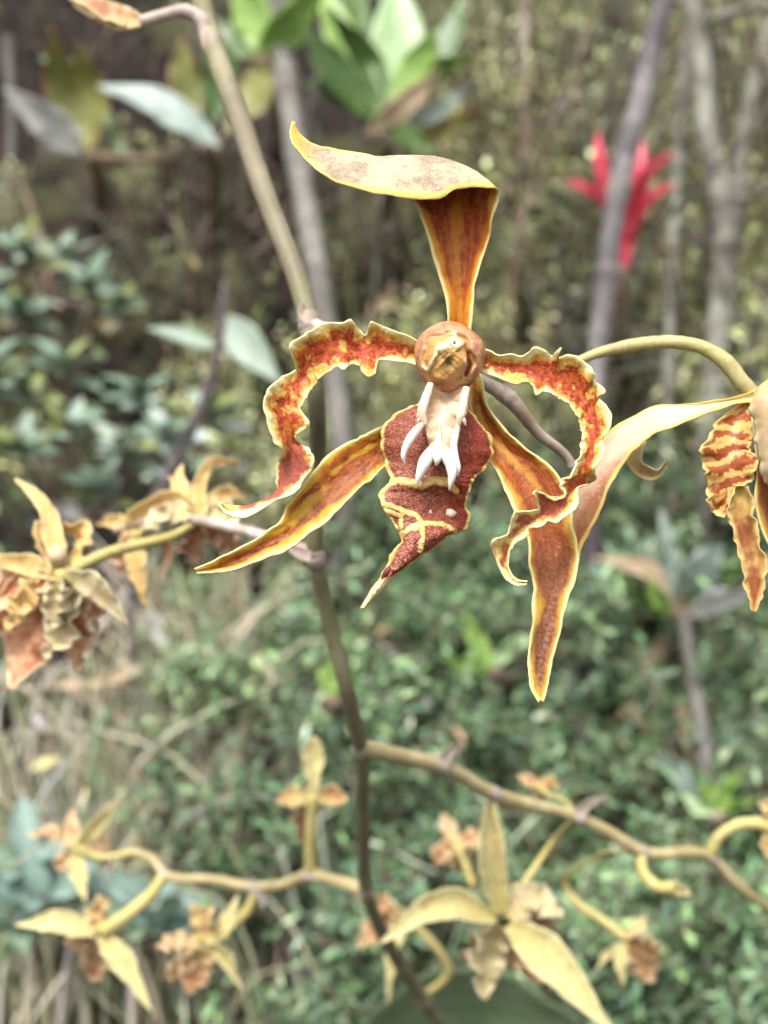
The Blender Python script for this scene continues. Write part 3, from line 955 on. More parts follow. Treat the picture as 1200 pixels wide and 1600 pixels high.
big_plant('young_sprout', (1140, 1330), .58, [
    ([(1120, 1270), (1135, 1235), (1160, 1200)], 26, 'bright', .3), ([(1118, 1270), (1105, 1235), (1098, 1205)], 26, 'bright', -.3),
    ([(1120, 1272), (1150, 1258), (1185, 1250)], 22, 'bright', .4), ([(1115, 1275), (1085, 1260), (1060, 1235)], 22, 'pale', .4)],
    'young yellow-green sprout among the blue-green shrubs', stalk=(1118, 1275))
big_plant('young_sprout', (800, 1120), .63, [
    ([(770, 1045), (745, 1000), (725, 955)], 34, 'bright', .4), ([(772, 1045), (800, 1010), (838, 1000)], 28, 'pale', .3), ([(770, 1048), (735, 1040), (690, 1030)], 28, 'bright', -.3)],
    'young pale green sprout behind the pointed lip tip', stalk=(770, 1050))
big_plant('young_sprout', (520, 1160), .58, [([(520, 1090), (512, 1060), (516, 1030)], 34, 'bright', .3), ([(522, 1092), (545, 1070), (560, 1040)], 24, 'dark', .3)],
    'yellow-green two-leaved sprout against the orchid stem', stalk=(520, 1095))

# dry fallen leaves
def dry_leaf(pts, w, mk, label, d=None, roll=.3):
    q = pts[len(pts) // 2]
    d = d or hit(q[0], q[1]) - .085
    m = MB(); px_blade(m, pts, leafw(w), d, roll=roll, fold=.15, ruffle=.0015, rfreq=1.5, seed=int(q[0]))
    b = P(q[0], q[1], d)
    me = m.mesh('dry_leaf', [BM[mk], BM[mk]], b)
    o = link('dry_leaf', me, None, label, 'dead leaf', 'dead leaves on the bank'); o.location = b
dry_leaf([(975, 1095), (1020, 1145), (1062, 1205)], 26, 'tan', 'tan dead leaf leaning beside a wider upright dead leaf')
dry_leaf([(1062, 1100), (1078, 1150), (1092, 1212)], 34, 'tan', 'wider pale tan dead leaf standing upright near the grey twig')
dry_leaf([(1045, 985), (1015, 1035), (988, 1098)], 24, 'tan', 'narrow straw-coloured dead leaf under the drooping leaf plant')
dry_leaf([(1020, 1165), (1060, 1210), (1100, 1265)], 30, 'grey', 'grey-green fallen leaf among the blue-green shrubs')
dry_leaf([(905, 1000), (945, 1040), (1005, 1075)], 40, 'pale', 'pale green fallen leaf at the foot of the dark cane')
dry_leaf([(868, 985), (890, 1035), (905, 1060)], 30, 'tan', 'broad creamy dead leaf against the dark cane')
dry_leaf([(225, 1040), (160, 1065), (75, 1075)], 18, 'tan', 'thin curled tan dead leaf under the orange flowers')
dry_leaf([(70, 790), (110, 800), (145, 820)], 30, 'mauve', 'whitish dead leaf behind the orange flowers')
dry_leaf([(225, 960), (245, 985), (262, 1012)], 40, 'mauve', 'small whitish dead leaf below the hanging yellow sepal')
dry_leaf([(570, 500), (600, 470), (618, 440)], 24, 'tan', 'small pinkish dead leaf on the bare soil')

# ------------------------------------------------------------------ canes and bare stems
CANE = m_bark('grey_cane', S(88, 85, 80), S(114, 110, 104), S(142, 138, 130), 40)
CANEJ = m_bark('jointed_cane_bark', S(92, 87, 88), S(118, 112, 112), S(146, 141, 138), 40, low=S(64, 54, 58))
CANED = m_bark('purple_cane', S(74, 62, 66), S(98, 86, 90), S(128, 116, 116), 45)
LICH = m_bark('lichen_cane', S(94, 88, 80), S(130, 127, 116), S(160, 162, 148), 55)
def cane(name, pts, w, mat, label, cat='stem', group=None, nodes=(), base=True, side=None):
    """pts: (px,py,depth m); goes on down into the ground"""
    W = [P(*p) for p in pts]
    rad = [w_ / 2 * p[2] / FPX for w_, p in zip(w, pts)]
    if base:
        e = W[-1] + (W[-1] - W[-2]) * .2
        g = ground_at(e + np.array([0, .015, 0])); g[2] -= .015
        W.append(g); rad.append(rad[-1])
    b = W[-1]
    root = empty(name, b, label, cat, group)
    n = 14 * len(W)
    mb = MB(); tube(mb, W, rad, seg=12, n=n, jitter=.05, lump=.06, rng=np.random.default_rng(abs(int(pts[0][0]))), bumps=[(p, .16, .006) for p in nodes])
    mb.obj('stalk', [mat], root)
    c4 = crn(np.concatenate([np.array(W), np.array(rad)[:, None]], 1), 200); c = c4[:, :3]; r = c4[:, 3]
    for p in nodes:
        i = int(p * 198)
        t = c[i + 1] - c[i]; t /= np.linalg.norm(t)
        m = MB(); tube(m, [c[i] - t * r[i] * .35, c[i] + t * r[i] * .35], [r[i] * 1.22, r[i] * 1.12], seg=12, n=4)
        m.obj('node_ring', [LICH], root)
    for (p2, w2) in (side or []):
        m = MB(); tube(m, [P(*q) for q in p2], [k / 2 * q[2] / FPX for k, q in zip(w2, p2)], seg=8)
        m.obj('side_branch', [mat], root)
    return root
cane('jointed_cane', [(1050, -60, .70), (1005, 140, .70), (968, 290, .695), (945, 450, .69), (930, 600, .685), (925, 860, .675), (906, 1115, .665)], [34, 36, 34, 33, 30, 28, 24], CANEJ,
     'slanting grey jointed cane crossing in front of the red flower', 'cane', nodes=(.27, .36, .5, .72))
cane('lichen_covered_plant', [(1070, -60, .80), (1098, 110, .79), (1112, 250, .78), (1128, 300, .78), (1128, 440, .78), (1112, 620, .77)], [30, 34, 34, 46, 36, 34], LICH,
     'lichen-covered grey stem with a knobbly joint', nodes=(.38, .52), side=[([(1240, 10, .77), (1150, 20, .78), (1098, 40, .795), (1092, 90, .79)], [14, 18, 20, 16]), ([(1210, 290, .76), (1165, 310, .77), (1128, 310, .78)], [10, 12, 18])])
cane('slender_plant', [(1090, -60, .84), (1066, 160, .83), (1050, 400, .81), (1040, 690, .77)], [22, 20, 18, 18], LICH, 'thin brownish stem beside the lichen-covered one')
cane('lichen_covered_plant', [(1225, -10, .86), (1180, 130, .85), (1150, 330, .84), (1140, 500, .83)], [26, 26, 22, 20], LICH, 'slim mottled grey stem behind the lichen-covered one')
cane('pale_cane', [(418, -60, .82), (446, 120, .80), (474, 300, .78), (505, 480, .75), (534, 680, .72)], [32, 36, 36, 36, 34], CANE, 'thick pale grey cane just behind the orchid stem', 'cane', nodes=(.3, .62))
cane('slender_plant', [(822, -60, .92), (818, 120, .90), (822, 280, .88), (812, 450, .86)], [16, 16, 16, 14], MAT_TWIG, 'thin tan upright stem above the bent brown twig')
cane('bent_twig', [(782, 380, .86), (815, 440, .85), (850, 535, .84)], [10, 12, 12], MAT_TWIG, 'bent brown twig between the wispy shrubs', 'twig')
cane('grey_twig', [(1068, 965, .65), (1086, 1080, .64), (1108, 1215, .62)], [20, 24, 28], CANE, 'leaning grey twig under the drooping leaf plant', 'twig')
cane('slender_plant', [(12, 60, 1.0), (18, 200, .99), (10, 345, .97)], [14, 14, 14], CANE, 'thin grey upright stem beside the grey leaves')
cane('tan_twig', [(20, 270, .95), (48, 330, .94), (80, 450, .93)], [10, 14, 12], MAT_TWIG, 'tan twig rising from the pale mint shrub', 'twig')
cane('thin_twig', [(545, 300, .9), (455, 352, .9), (380, 420, .9)], [8, 9, 9], MAT_TWIG, 'thin slanting twig across the pale grey cane', 'twig')
cane('dead_twig', [(60, 1075, .68), (170, 1068, .67), (235, 1085, .66)], [10, 12, 10], MAT_TWIG, 'pale dead twig lying over the dry grass', 'twig')
cane('dead_twig', [(-10, 1160, .62), (20, 1290, .62), (45, 1380, .62)], [14, 12, 10], MAT_TWIG, 'tan dead stalk leaning in the dry grass', 'twig')
cane('green_stalk', [(165, 1110, .60), (150, 1180, .60), (135, 1280, .60)], [22, 20, 18], BM['sage'], 'sage-green stalk standing in the dry grass', 'stalk')

# dark stem with two pale leaves
r_ = cane('leafy_vine', [(352, 440, .60), (345, 520, .60), (318, 630, .60), (270, 730, .61), (235, 800, .62)], [10, 14, 15, 15, 14], CANED, 'dark thin curving stem bearing two pale mint leaves', 'vine')
for pts, w in (([(346, 490), (385, 540, -6), (440, 600, -10)], 62), ([(342, 545), (290, 524, -4), (228, 512, -8)], 30)):
    m = MB(); px_blade(m, pts, leafw(w), .60, roll=.3, fold=.1); m.obj('leaf', [LEAFM[0], LEAFM[0]], r_)

# small dead twigs on the bare soil
def soil_twigs():
    rng = random.Random(9)
    for i in range(26):
        px, py = rng.uniform(60, 720), rng.uniform(250, 560)
        d = hit(px, py); b = ground_at(P(px, py, d)) + np.array([0, -.012, .012])
        a = rng.uniform(-1.2, 1.2); L = rng.uniform(.04, .10)
        dv = np.array([math.sin(a), -.1, math.cos(a) * .8]) * L
        mb = MB()
        o = np.zeros(3)
        tube(mb, [o - dv * .5, o + np.array([rng.gauss(0, .006), -.004, rng.gauss(0, .006)]), o + dv * .5], [.0016, .0014, .0009], seg=5, n=8)
        q = dv * rng.uniform(0, .3)
        tube(mb, [q, q + np.array([dv[2], -.01, dv[0] + .02]) * .3], [.001, .0006], seg=4, n=4)
        ob = link('dead_twig', mb.mesh('dead_twig', [MAT_TWIG]), None, 'small forked dead twig lying on the bare dark soil', 'twig', 'dead twigs on the bare soil')
        ob.location = b
soil_twigs()

def bare_stalks():
    rng = random.Random(31)
    mats = [CANE, LICH, MAT_TWIG]
    N1 = 64
    for i in range(N1 + 26):
        upper = i < N1
        px = rng.uniform(560, 1260) if upper else rng.uniform(-20, 640)
        py = rng.uniform(250, 820) if upper else rng.uniform(250, 600)
        b = ground_at(P(px, py, hit(px, py))); b[2] -= .01
        h = rng.uniform(.10, .30) * (1 if upper else .7)
        lx = rng.gauss(0, .28) * h; ly = -rng.uniform(.15, .6) * h
        pts = [np.zeros(3), np.array([lx * .3 + rng.gauss(0, .010), ly * .4, h * .5]), np.array([lx, ly, h])]
        mb = MB(); r = rng.uniform(.0009, .0026)
        q_ = np.random.default_rng(i)
        tube(mb, pts, [r, r * .9, r * .5], seg=6, n=14, jitter=.06, lump=.1, rng=q_)
        path = cr(pts, 20)
        for k in range(rng.randint(2, 5)):
            q = path[rng.randint(5, 17)]; L = rng.uniform(.015, .07)
            e = q + np.array([rng.gauss(0, .7), -.35, rng.uniform(.2, 1)]) * L
            tube(mb, [q, (q + e) / 2 + np.array([rng.gauss(0, .004), 0, .003]), e], [r * .55, r * .45, r * .25], seg=5, n=7)
        o = link('bare_stalk', mb.mesh('bare_stalk', [mats[i % 3]]), None, 'bare twiggy stalk standing up between the wispy shrubs' if upper else 'short bare twiggy stalk standing on the dark soil', 'stalk', 'bare stalks on the upper bank' if upper else 'bare stalks on the dark soil')
        o.location = b
bare_stalks()

# pale dead leaf bits caught in the shrubs (uncountable litter)
def litter():
    rng = np.random.default_rng(55)
    pos = []
    for i in range(300):
        px, py = rng.uniform(-40, 1240), rng.uniform(420, 1330)
        lift = rng.uniform(.015, .085) if py > 950 else rng.uniform(.01, .06)
        pos.append(P(px, py, hit(px, py) - lift))
    pos = np.array(pos); K = len(pos)
    ln = rng.uniform(.006, .016, K) * np.where(rng.uniform(0, 1, K) < .2, 1.5, 1)
    scatter('leaf_litter', pos, rng.normal(size=(K, 3)), ln, ln * rng.uniform(.25, .7, K), vary(rng, K, [S(196, 190, 170), S(180, 158, 124), S(166, 138, 108), S(186, 182, 172), S(186, 180, 128)], .15), MAT_DRY,
            rng=rng, label='pale bits of dead leaves caught in the low shrubs', cat='leaf litter', kind='stuff')
litter()

# ------------------------------------------------------------------ red flower
RED = m_simple('red_bract', S(200, 54, 74), S(228, 98, 112), 60, rough=.4, trans=.2)
def red_plant():
    d = .755
    b = ground_at(P(965, 560, hit(965, 560)))
    root = empty('red_flower', b, 'red spiky flower of pointed bracts behind the jointed cane', 'flower')
    mb = MB(); tube(mb, [b, P(966, 480, d + .01), P(970, 420, d)], [.005, .005, .006], seg=8); mb.obj('stalk', [MAT_TWIG], root)
    for i, (pts, w) in enumerate([([(968, 430), (970, 385, -4), (982, 330, -6), (990, 290, -6)], 50), ([(966, 352), (946, 316, -8), (916, 294, -14), (886, 282, -12)], 26), ([(966, 370), (948, 305, -2), (938, 255, -6), (934, 208, 0)], 34),
                                  ([(972, 370), (990, 295, 0), (998, 250, 2), (1000, 204, 8)], 40), ([(974, 370), (994, 304, -12), (1018, 262, -18), (1056, 238, -12)], 34), ([(976, 385), (998, 335, -14), (1020, 303, -20), (1056, 288, -14)], 30),
                                  ([(969, 425), (962, 350, -6), (956, 300, -8)], 30)]):
        m = MB(); px_blade(m, pts, leafw(w * (.8 if i == 0 else .66), (60, 80, 92, 100, 96, 84, 58, 16)), d, roll=.2 * (-1) ** i, fold=.15, thick=.0012); m.obj('bract', [RED, RED], root)
red_plant()

# ------------------------------------------------------------------ the orchid: one plant, flowers are parts, petals sub-parts
PETAL = m_petal()
SEP_D = m_sepal_front('dorsal_sepal', S(186, 98, 22), S(140, 50, 16), S(220, 152, 44), S(198, 128, 28), .30)
SEP_L = m_sepal_front('side_sepal', S(168, 94, 26), S(132, 60, 20), S(218, 168, 48), S(204, 160, 44), .18)
SEP_R = m_sepal_front('hanging_sepal', S(170, 92, 36), S(136, 62, 28), S(212, 164, 68), S(192, 138, 38), .16, tipv=.42)
SEP_B = m_sepal_back()
LIP = m_lip()
CALLUS = m_fang()
CREAM = m_simple('cream_edge', S(196, 152, 84), S(228, 204, 148), 900, rough=.38, bump=.8, bd=.0005)
WART = m_simple('pale_wart', S(214, 170, 140), S(232, 214, 196), 900, rough=.35)
DARKRED = m_simple('dark_red', S(84, 18, 14), S(118, 34, 24), 900, rough=.4)
STEM = m_stem()
PEDG = m_branch('green_pedicel', S(162, 154, 98), S(186, 178, 126), S(158, 138, 100))
PEDY = m_branch('yellow_pedicel', S(172, 158, 92), S(192, 180, 118), S(170, 138, 90))
BRANCH = m_branch('branch_skin', S(156, 142, 96), S(182, 168, 126), S(146, 116, 98))
NODE = m_simple('node_skin', S(146, 130, 116), S(184, 170, 156), 200, rough=.55, bump=.3)
LILAC = m_branch('lilac_branch', S(150, 126, 110), S(196, 180, 170), S(134, 100, 88))
YEL = m_yellow('yellow_sepal', S(210, 196, 120), S(230, 220, 170), S(200, 160, 102), -.03)
YELB = m_yellow('yellow_blotched_petal', S(200, 170, 102), S(216, 194, 144), S(176, 118, 74), .05)
ORG = m_yellow('orange_brown_petal', S(206, 164, 116), S(224, 198, 158), S(176, 116, 78), .05)
PALEB = m_yellow('pale_back_sepal', S(214, 196, 134), S(226, 212, 178), S(198, 160, 128), -.02)
STRIPE = m_stripe()
TWIST = m_twist_sepal()
BLOTCH = m_yellow('blotched_lip', S(216, 168, 94), S(232, 198, 132), S(140, 60, 36), .17)
RAIL = m_simple('callus_rail', S(210, 182, 150), S(236, 218, 192), 400, rough=.4, bump=.4, bd=.0003)
PLATE = m_simple('callus_plate', S(184, 146, 114), S(220, 194, 162), 260, rough=.4, bump=.3, bd=.0002)

base_o = ground_at(P(770, 1600, .50)); base_o[2] -= .005
orchid = empty('orchid_plant', base_o, 'orchid with tall brown-green stem, branches and red-brown yellow-edged ruffled flowers', 'orchid')

# the plant leans back towards the bank: lower parts stand farther off
def deep(py, d):
    if d <= .2305:
        return d
    return .2305 + (d - .2305) * (1.85 if py > 1000 else 2.2 if py > 690 else 1.0 + .3 * max(0, (500 - py) / 500))

# ---- stems and branches
def limb(name, pts, w, mat, nodes=(), seg=14, parent=orchid, extra=None, **kw):
    pts = [(p[0], p[1], deep(p[1], p[2])) for p in pts]
    W = [P(*p) for p in pts]; rad = [k / 2 * p[2] / FPX for k, p in zip(w, pts)]
    if extra is not None:
        for q in extra:
            W.append(q); rad.append(rad[-1])
    mb = MB(); tube(mb, W, rad, seg=seg, n=12 * len(W), jitter=.02, lump=.05, rng=np.random.default_rng(3))
    o = mb.obj(name, [mat], parent, **kw)
    c4 = crn(np.concatenate([np.array(W), np.array(rad)[:, None]], 1), 400); c = c4[:, :3]; r = c4[:, 3]
    for q in nodes:
        # node: ring with a little papery bract, at the photo pixel given
        i = int(np.argmin([np.linalg.norm(x - q3) for x in c for q3 in [P(q[0], q[1], deep(q[1], q[2]))]]))
        i = min(max(i, 1), 397)
        t = c[i + 1] - c[i - 1]; t /= np.linalg.norm(t)
        m = MB()
        tube(m, [c[i] - t * r[i] * 1.0, c[i] - t * r[i] * .2, c[i] + t * r[i] * .5, c[i] + t * r[i] * 1.3], [r[i] * 1.0, r[i] * 1.13, r[i] * 1.16, r[i] * .98], seg=12, n=12, jitter=.05, rng=np.random.default_rng(i))
        m.obj('node', [NODE], o)
    return o

limb('stem', [(300, -60, .285), (330, 60, .275), (372, 180, .265), (420, 320, .252), (462, 430, .245), (482, 500, .242), (492, 600, .242), (496, 720, .243), (492, 860, .246),
              (512, 960, .250), (540, 1070, .257), (562, 1165, .266), (568, 1270, .282), (572, 1390, .300), (610, 1480, .318), (660, 1560, .338), (712, 1650, .36)],
     [30, 33, 34, 34, 33, 32, 28, 27, 26, 25, 24, 24, 22, 22, 22, 22, 22], STEM, nodes=[(333, 66, .275), (483, 502, .242), (491, 868, .246), (563, 1168, .266), (574, 1396, .300), (660, 1560, .338)], extra=[.6 * P(712, 1650, .47) + .4 * base_o + np.array([.006, 0, 0]), base_o],
     label='thick olive-brown main stem with pale purplish nodes')
# branch behind the big flower, carrying it and the flower at its side
limb('branch', [(484, 503, .242), (560, 540, .232), (660, 566, .220), (745, 592, .216), (790, 618, .216), (840, 676, .219), (890, 722, .222), (900, 760, .223), (890, 810, .224), (872, 850, .225)],
     [20, 17, 16, 18, 24, 18, 15, 14, 12, 8], LILAC, nodes=[(790, 618, .216), (895, 726, .222)], label='thin lilac-grey side branch behind the large open flower')
limb('branch', [(490, 866, .246), (440, 848, .252), (370, 826, .258), (300, 812, .262), (250, 812, .265), (180, 830, .268)], [22, 20, 18, 16, 15, 12], LILAC, nodes=[(300, 812, .262), (440, 848, .252)],
     label='pinkish side branch leading to the orange flowers')
limb('branch', [(563, 1168, .266), (620, 1180, .270), (690, 1196, .274), (770, 1240, .280), (830, 1258, .284), (900, 1276, .288), (950, 1300, .290), (1000, 1330, .292), (1110, 1340, .298), (1150, 1380, .300), (1230, 1440, .305)],
     [26, 24, 24, 22, 21, 21, 20, 20, 18, 17, 16], BRANCH, nodes=[(690, 1196, .274), (770, 1240, .280), (902, 1277, .288), (1002, 1331, .292), (1110, 1340, .298)], label='zigzag yellowish side branch with a hooked bud')
limb('branch', [(573, 1392, .300), (530, 1378, .302), (485, 1368, .304), (440, 1382, .306), (400, 1386, .308), (330, 1374, .310), (258, 1366, .312), (235, 1340, .314), (205, 1330, .316)],
     [24, 20, 20, 17, 18, 15, 15, 13, 12], BRANCH, nodes=[(485, 1368, .304), (400, 1386, .308), (256, 1366, .312)], label='yellow-green side branch carrying small pale flowers')

def bract(pts, w, d):
    m = MB(); px_blade(m, pts, leafw(w, (70, 100, 90, 70, 40, 8)), deep(pts[0][1], d), roll=.3, fold=.25, nv=12, nu=7, thick=.0005); m.obj('bract', [NODE, BRANCH], orchid)
bract([(688, 1198), (706, 1172), (728, 1162)], 20, .273)
bract([(900, 1278), (920, 1256), (950, 1244)], 18, .287)
bract([(482, 505), (470, 488), (474, 470)], 14, .240)
bract([(488, 872), (460, 860), (446, 846)], 20, .243)
bract([(400, 1388), (408, 1404), (410, 1420)], 14, .306)

def flower(path, w, mat, label, n=30):
    """a flower part: its pedicel is the part's own mesh, the petals its sub-parts"""
    mb = MB(); path = [(p[0], p[1], deep(p[1], p[2])) for p in path]
    tube(mb, [P(*p) for p in path], [.92 * k / 2 * p[2] / FPX for k, p in zip(w, path)], seg=12, n=n, jitter=.03, lump=.05, rng=np.random.default_rng(int(abs(path[0][0]))))
    return mb.obj('flower', [mat], orchid, label=label)

# ---- the large open flower -------------------------------------------------
f1 = flower([(748, 594, .2155), (735, 588, .2125), (718, 572, .208), (706, 562, .2045)], [16, 18, 22, 30], PEDG, 'large open flower with red ruffled petals, seen face on')

m = MB()   # upper sepal: claw, broad blade, then folded forward like an awning
px_ribbon(m, [
    ((701, 540, 3), (734, 540, 3), (717, 540, 4.0)), ((700, 515, 2), (736, 515, 2), (718, 515, 3.4)), ((696, 465, 1.5), (741, 465, 1.2), (719, 465, 3.0)), ((683, 420, 1.5), (747, 420, 1), (718, 420, 3.2)),
    ((668, 370, 2), (764, 370, 1), (716, 370, 3.8)), ((654, 332, 2.5), (774, 332, 0), (714, 330, 4.2)), ((646, 306, 3), (780, 304, -1), (718, 296, 4.2)),
    ((650, 284, 4), (768, 293, -2.4), (726, 270, 3.0)), ((654, 272, 4.5), (742, 292, -4), (716, 258, 1.5)), ((650, 268, 4.5), (712, 297, -5), (690, 249, .5)), ((640, 262, 4), (684, 310, -6), (656, 249, 0)),
    ((612, 254, 3), (640, 309, -6), (614, 252, -.6)), ((566, 241, 1), (590, 304, -5.4), (572, 264, -1.8)), ((520, 232, 1), (545, 290, -4.5), (528, 258, -1.8)), ((488, 224, 1), (505, 272, -3.6), (494, 250, -1.2)),
    ((470, 211, 1), (472, 244, -2.6), (469, 229, -.8)), ((463, 199, 1), (455, 216, -1.5), (458, 207, 0)), ((460, 190, 1), (456, 191, .6), (458, 190.5, .8))],
    nu=23, nv=130, thick=.0006, relief=.00005, face=.2, seed=1, ruffle=.00012, rfreq=6, edge_noise=.00008, paint=[([(718, 520), (713, 420), (716, 310), (716, 285)], 17)])
m.obj('sepal', [SEP_D, SEP_B], f1, label='upright sepal with its pale tip folded forward')

m = MB()   # left petal
lp = [((664, 540, 0), (654, 572, 0)), ((640, 526, -1), (634, 566, -.5)), ((620, 518, -1.6), (617, 564, -1)), ((598, 509, -1.6), (592, 564, -1.5)), ((580, 503, -3.4), (584, 584, -3)), ((572, 522, -1.4), (572, 587, -3.4)), ((561, 515, -2), (563, 573, -1.4)),
      ((548, 500, -3.6), (548, 569, -1.6)), ((529, 503, -3), (538, 579, -3.2)), ((508, 504, -3.2), (526, 573, -2)), ((487, 515, -3.8), (511, 582, -2)), ((469, 526, -4), (500, 592, -1.6)), ((453, 542, -4.6), (493, 599, -1.4)),
      ((457, 560, -3), (487, 609, -1.6)), ((463, 577, -1.6), (481, 618, -2)), ((440, 589, -3), (474, 627, -2.2)), ((421, 604, -4.4), (470, 640, -2.4)), ((414, 626, -4.8), (483, 661, -4.4)), ((416, 656, -4.4), (470, 675, -3)),
      ((424, 681, -4.2), (465, 684, -2)), ((436, 697, -4), (470, 695, -1)), ((438, 708, -1.5), (482, 700, -3.0)), ((434, 722, 1.5), (489, 712, -3.8), (462, 716, -.8)), ((432, 742, 2.4), (489, 728, -3.6), (463, 735, -.6)), ((434, 762, 2), (475, 752, -2.6), (456, 756, 0)),
      ((428, 777, 1), (462, 768, -2.8)), ((404, 791, .6), (436, 780, -2)), ((375, 801, .2), (386, 808, -1)), ((355, 795, -.4), (354, 803, -.8)), ((346, 785, -1), (341, 788, -1))]
px_ribbon(m, lp, nu=23, nv=260, thick=.00055, mid=1.5, smooth_mid=4, ruffle=.00020, rfreq=11, relief=.00005, face=.15, seed=2, edge_noise=.00005)
m.obj('petal', [PETAL, SEP_B], f1, label='red ruffled petal ending in a thin hooked tip')

m = MB()   # right petal
rp = [((748, 544, 0), (752, 582, 0)), ((766, 548, -.6), (772, 588, -.4)), ((781, 555, -1), (792, 596, -1)), ((797, 553, -2), (806, 600, -1.6)), ((812, 556, -1.6), (824, 596, -1.2)), ((826, 550, -2.4), (832, 604, -2)), ((834, 543, -3), (838, 618, -3)), ((851, 546, -2.4), (849, 613, -1.8)),
      ((863, 555, -1.6), (858, 614, -1.6)), ((875, 544, -3.6), (866, 618, -1.6)), ((870, 561, -1.8), (872, 621, -1.6)), ((888, 553, -2.6), (878, 625, -1.4)), ((905, 559, -3), (886, 631, -1.4)), ((918, 570, -2.6), (894, 639, -1.4)), ((930, 582, -3.6), (900, 648, -1.4)), ((926, 591, -1.8), (903, 654, -1.6)),
      ((944, 611, -3.6), (907, 664, -1.6)), ((934, 619, -2), (909, 672, -1.8)), ((948, 633, -3), (909, 680, -2)), ((954, 655, -3.6), (909, 690, -2.4)), ((952, 673, -3.4), (908, 698, -2.8)), ((943, 686, -2.4), (906, 708, -3.2)), ((944, 702, -2.8), (903, 718, -3.6)), ((938, 720, -3.4), (899, 730, -4)),
      ((930, 736, -2.6), (890, 743, -5)), ((932, 749, -.5), (879, 748, -6)), ((918, 758, -1), (877, 758, -6.4)), ((904, 764, -3), (881, 771, -6)), ((903, 776, -4), (869, 781, -6.4)), ((902, 790, -5), (851, 776, -7.2)), ((892, 803, -6), (838, 765, -8)), ((870, 815, -6.4), (832, 772, -8.4)), ((856, 815, -6), (843, 789, -6.8)),
      ((845, 826, -6.4), (838, 797, -6.6)), ((830, 823, -6), (814, 797, -7.8)), ((823, 825, -6), (802, 805, -8)), ((827, 836, -6.4), (797, 825, -7)), ((806, 848, -6), (785, 838, -7)), ((797, 856, -6), (770, 845, -8)), ((795, 872, -6), (771, 860, -7.4)), ((795, 888, -6), (777, 880, -7)), ((800, 900, -6.4), (785, 898, -7)),
      ((806, 906, -6.6), (795, 909, -7)), ((813, 908, -7), (808, 915, -7.2)), ((824, 908, -7.4), (823, 913, -7.4))]
px_ribbon(m, rp, nu=23, nv=320, thick=.00055, mid=1.4, smooth_mid=4, ruffle=.00020, rfreq=14, relief=.00005, face=.12, seed=3, edge_noise=.00005)
m.obj('petal', [PETAL, SEP_B], f1, label='red ruffled petal curling across the hanging sepal')

m = MB()   # left side sepal
px_ribbon(m, [((690, 590, 4), (706, 612, 4)), ((672, 606, 4), (694, 640, 4)), ((648, 634, 4), (665, 672, 4)), ((625, 652, 4), (640, 702, 4)), ((599, 666, 3.6), (600, 730, 3)), ((570, 677, 3), (583, 746, 1.8)), ((552, 687, 2.4), (567, 760, 1.2)), ((517, 709, 1.6), (540, 788, .4)),
     ((491, 735, .8), (517, 807, -.4)), ((467, 763, .4), (495, 826, -.6)), ((451, 789, 0), (478, 840, -.8)), ((439, 814, -.6), (462, 852, -1)), ((408, 835, -1), (436, 863, -1.2)), ((364, 861, -1.6), (398, 879, -1.4)), ((330, 878, -2), (352, 893, -1.8)), ((304, 889, -2.2), (308, 896, -2.2))],
     nu=21, nv=110, mid=1.3, thick=.0007, ruffle=.00025, rfreq=4, relief=.00007, seed=4, edge_noise=.0001, face=.5, paint=[([(455, 815), (475, 795), (492, 772), (505, 762)], 15), ([(520, 740), (560, 708), (598, 686)], 7)])
m.obj('sepal', [SEP_L, SEP_B], f1, label='orange-brown side sepal spreading outwards to a yellow tip')

m = MB()   # hanging right sepal
px_ribbon(m, [((728, 588, 4), (750, 584, 4)), ((732, 606, 4), (755, 604, 4)), ((735, 632, 4), (761, 634, 3.4)), ((742, 670, 4), (786, 667, 3)), ((755, 705, 3.4), (818, 697, 2.4)), ((769, 728, 2.6), (850, 719, 1.6)), ((785, 757, 1.6), (877, 752, .8)), ((799, 787, .6), (892, 785, 0)),
     ((812, 818, 0), (896, 818, -.6)), ((822, 845, -.4), (904, 856, -1)), ((828, 882, -1), (901, 889, -1.4)), ((835, 916, -1.4), (891, 925, -1.8)), ((832, 957, -1.8), (883, 963, -2)), ((826, 1000, -2), (873, 997, -2.2)), ((826, 1046, -2.2), (861, 1030, -2.4)), ((832, 1078, -2.4), (857, 1070, -2.6)), ((842, 1097, -2.8), (848, 1096, -2.8))],
     nu=21, nv=120, mid=1.9, thick=.0007, ruffle=.0002, rfreq=4, relief=.00008, seed=5, edge_noise=.0001, face=.5, paint=[([(742, 640), (765, 680), (790, 706), (820, 738), (846, 768)], 13)])
m.obj('sepal', [SEP_R, SEP_B], f1, label='long brown sepal hanging down with tan tip')

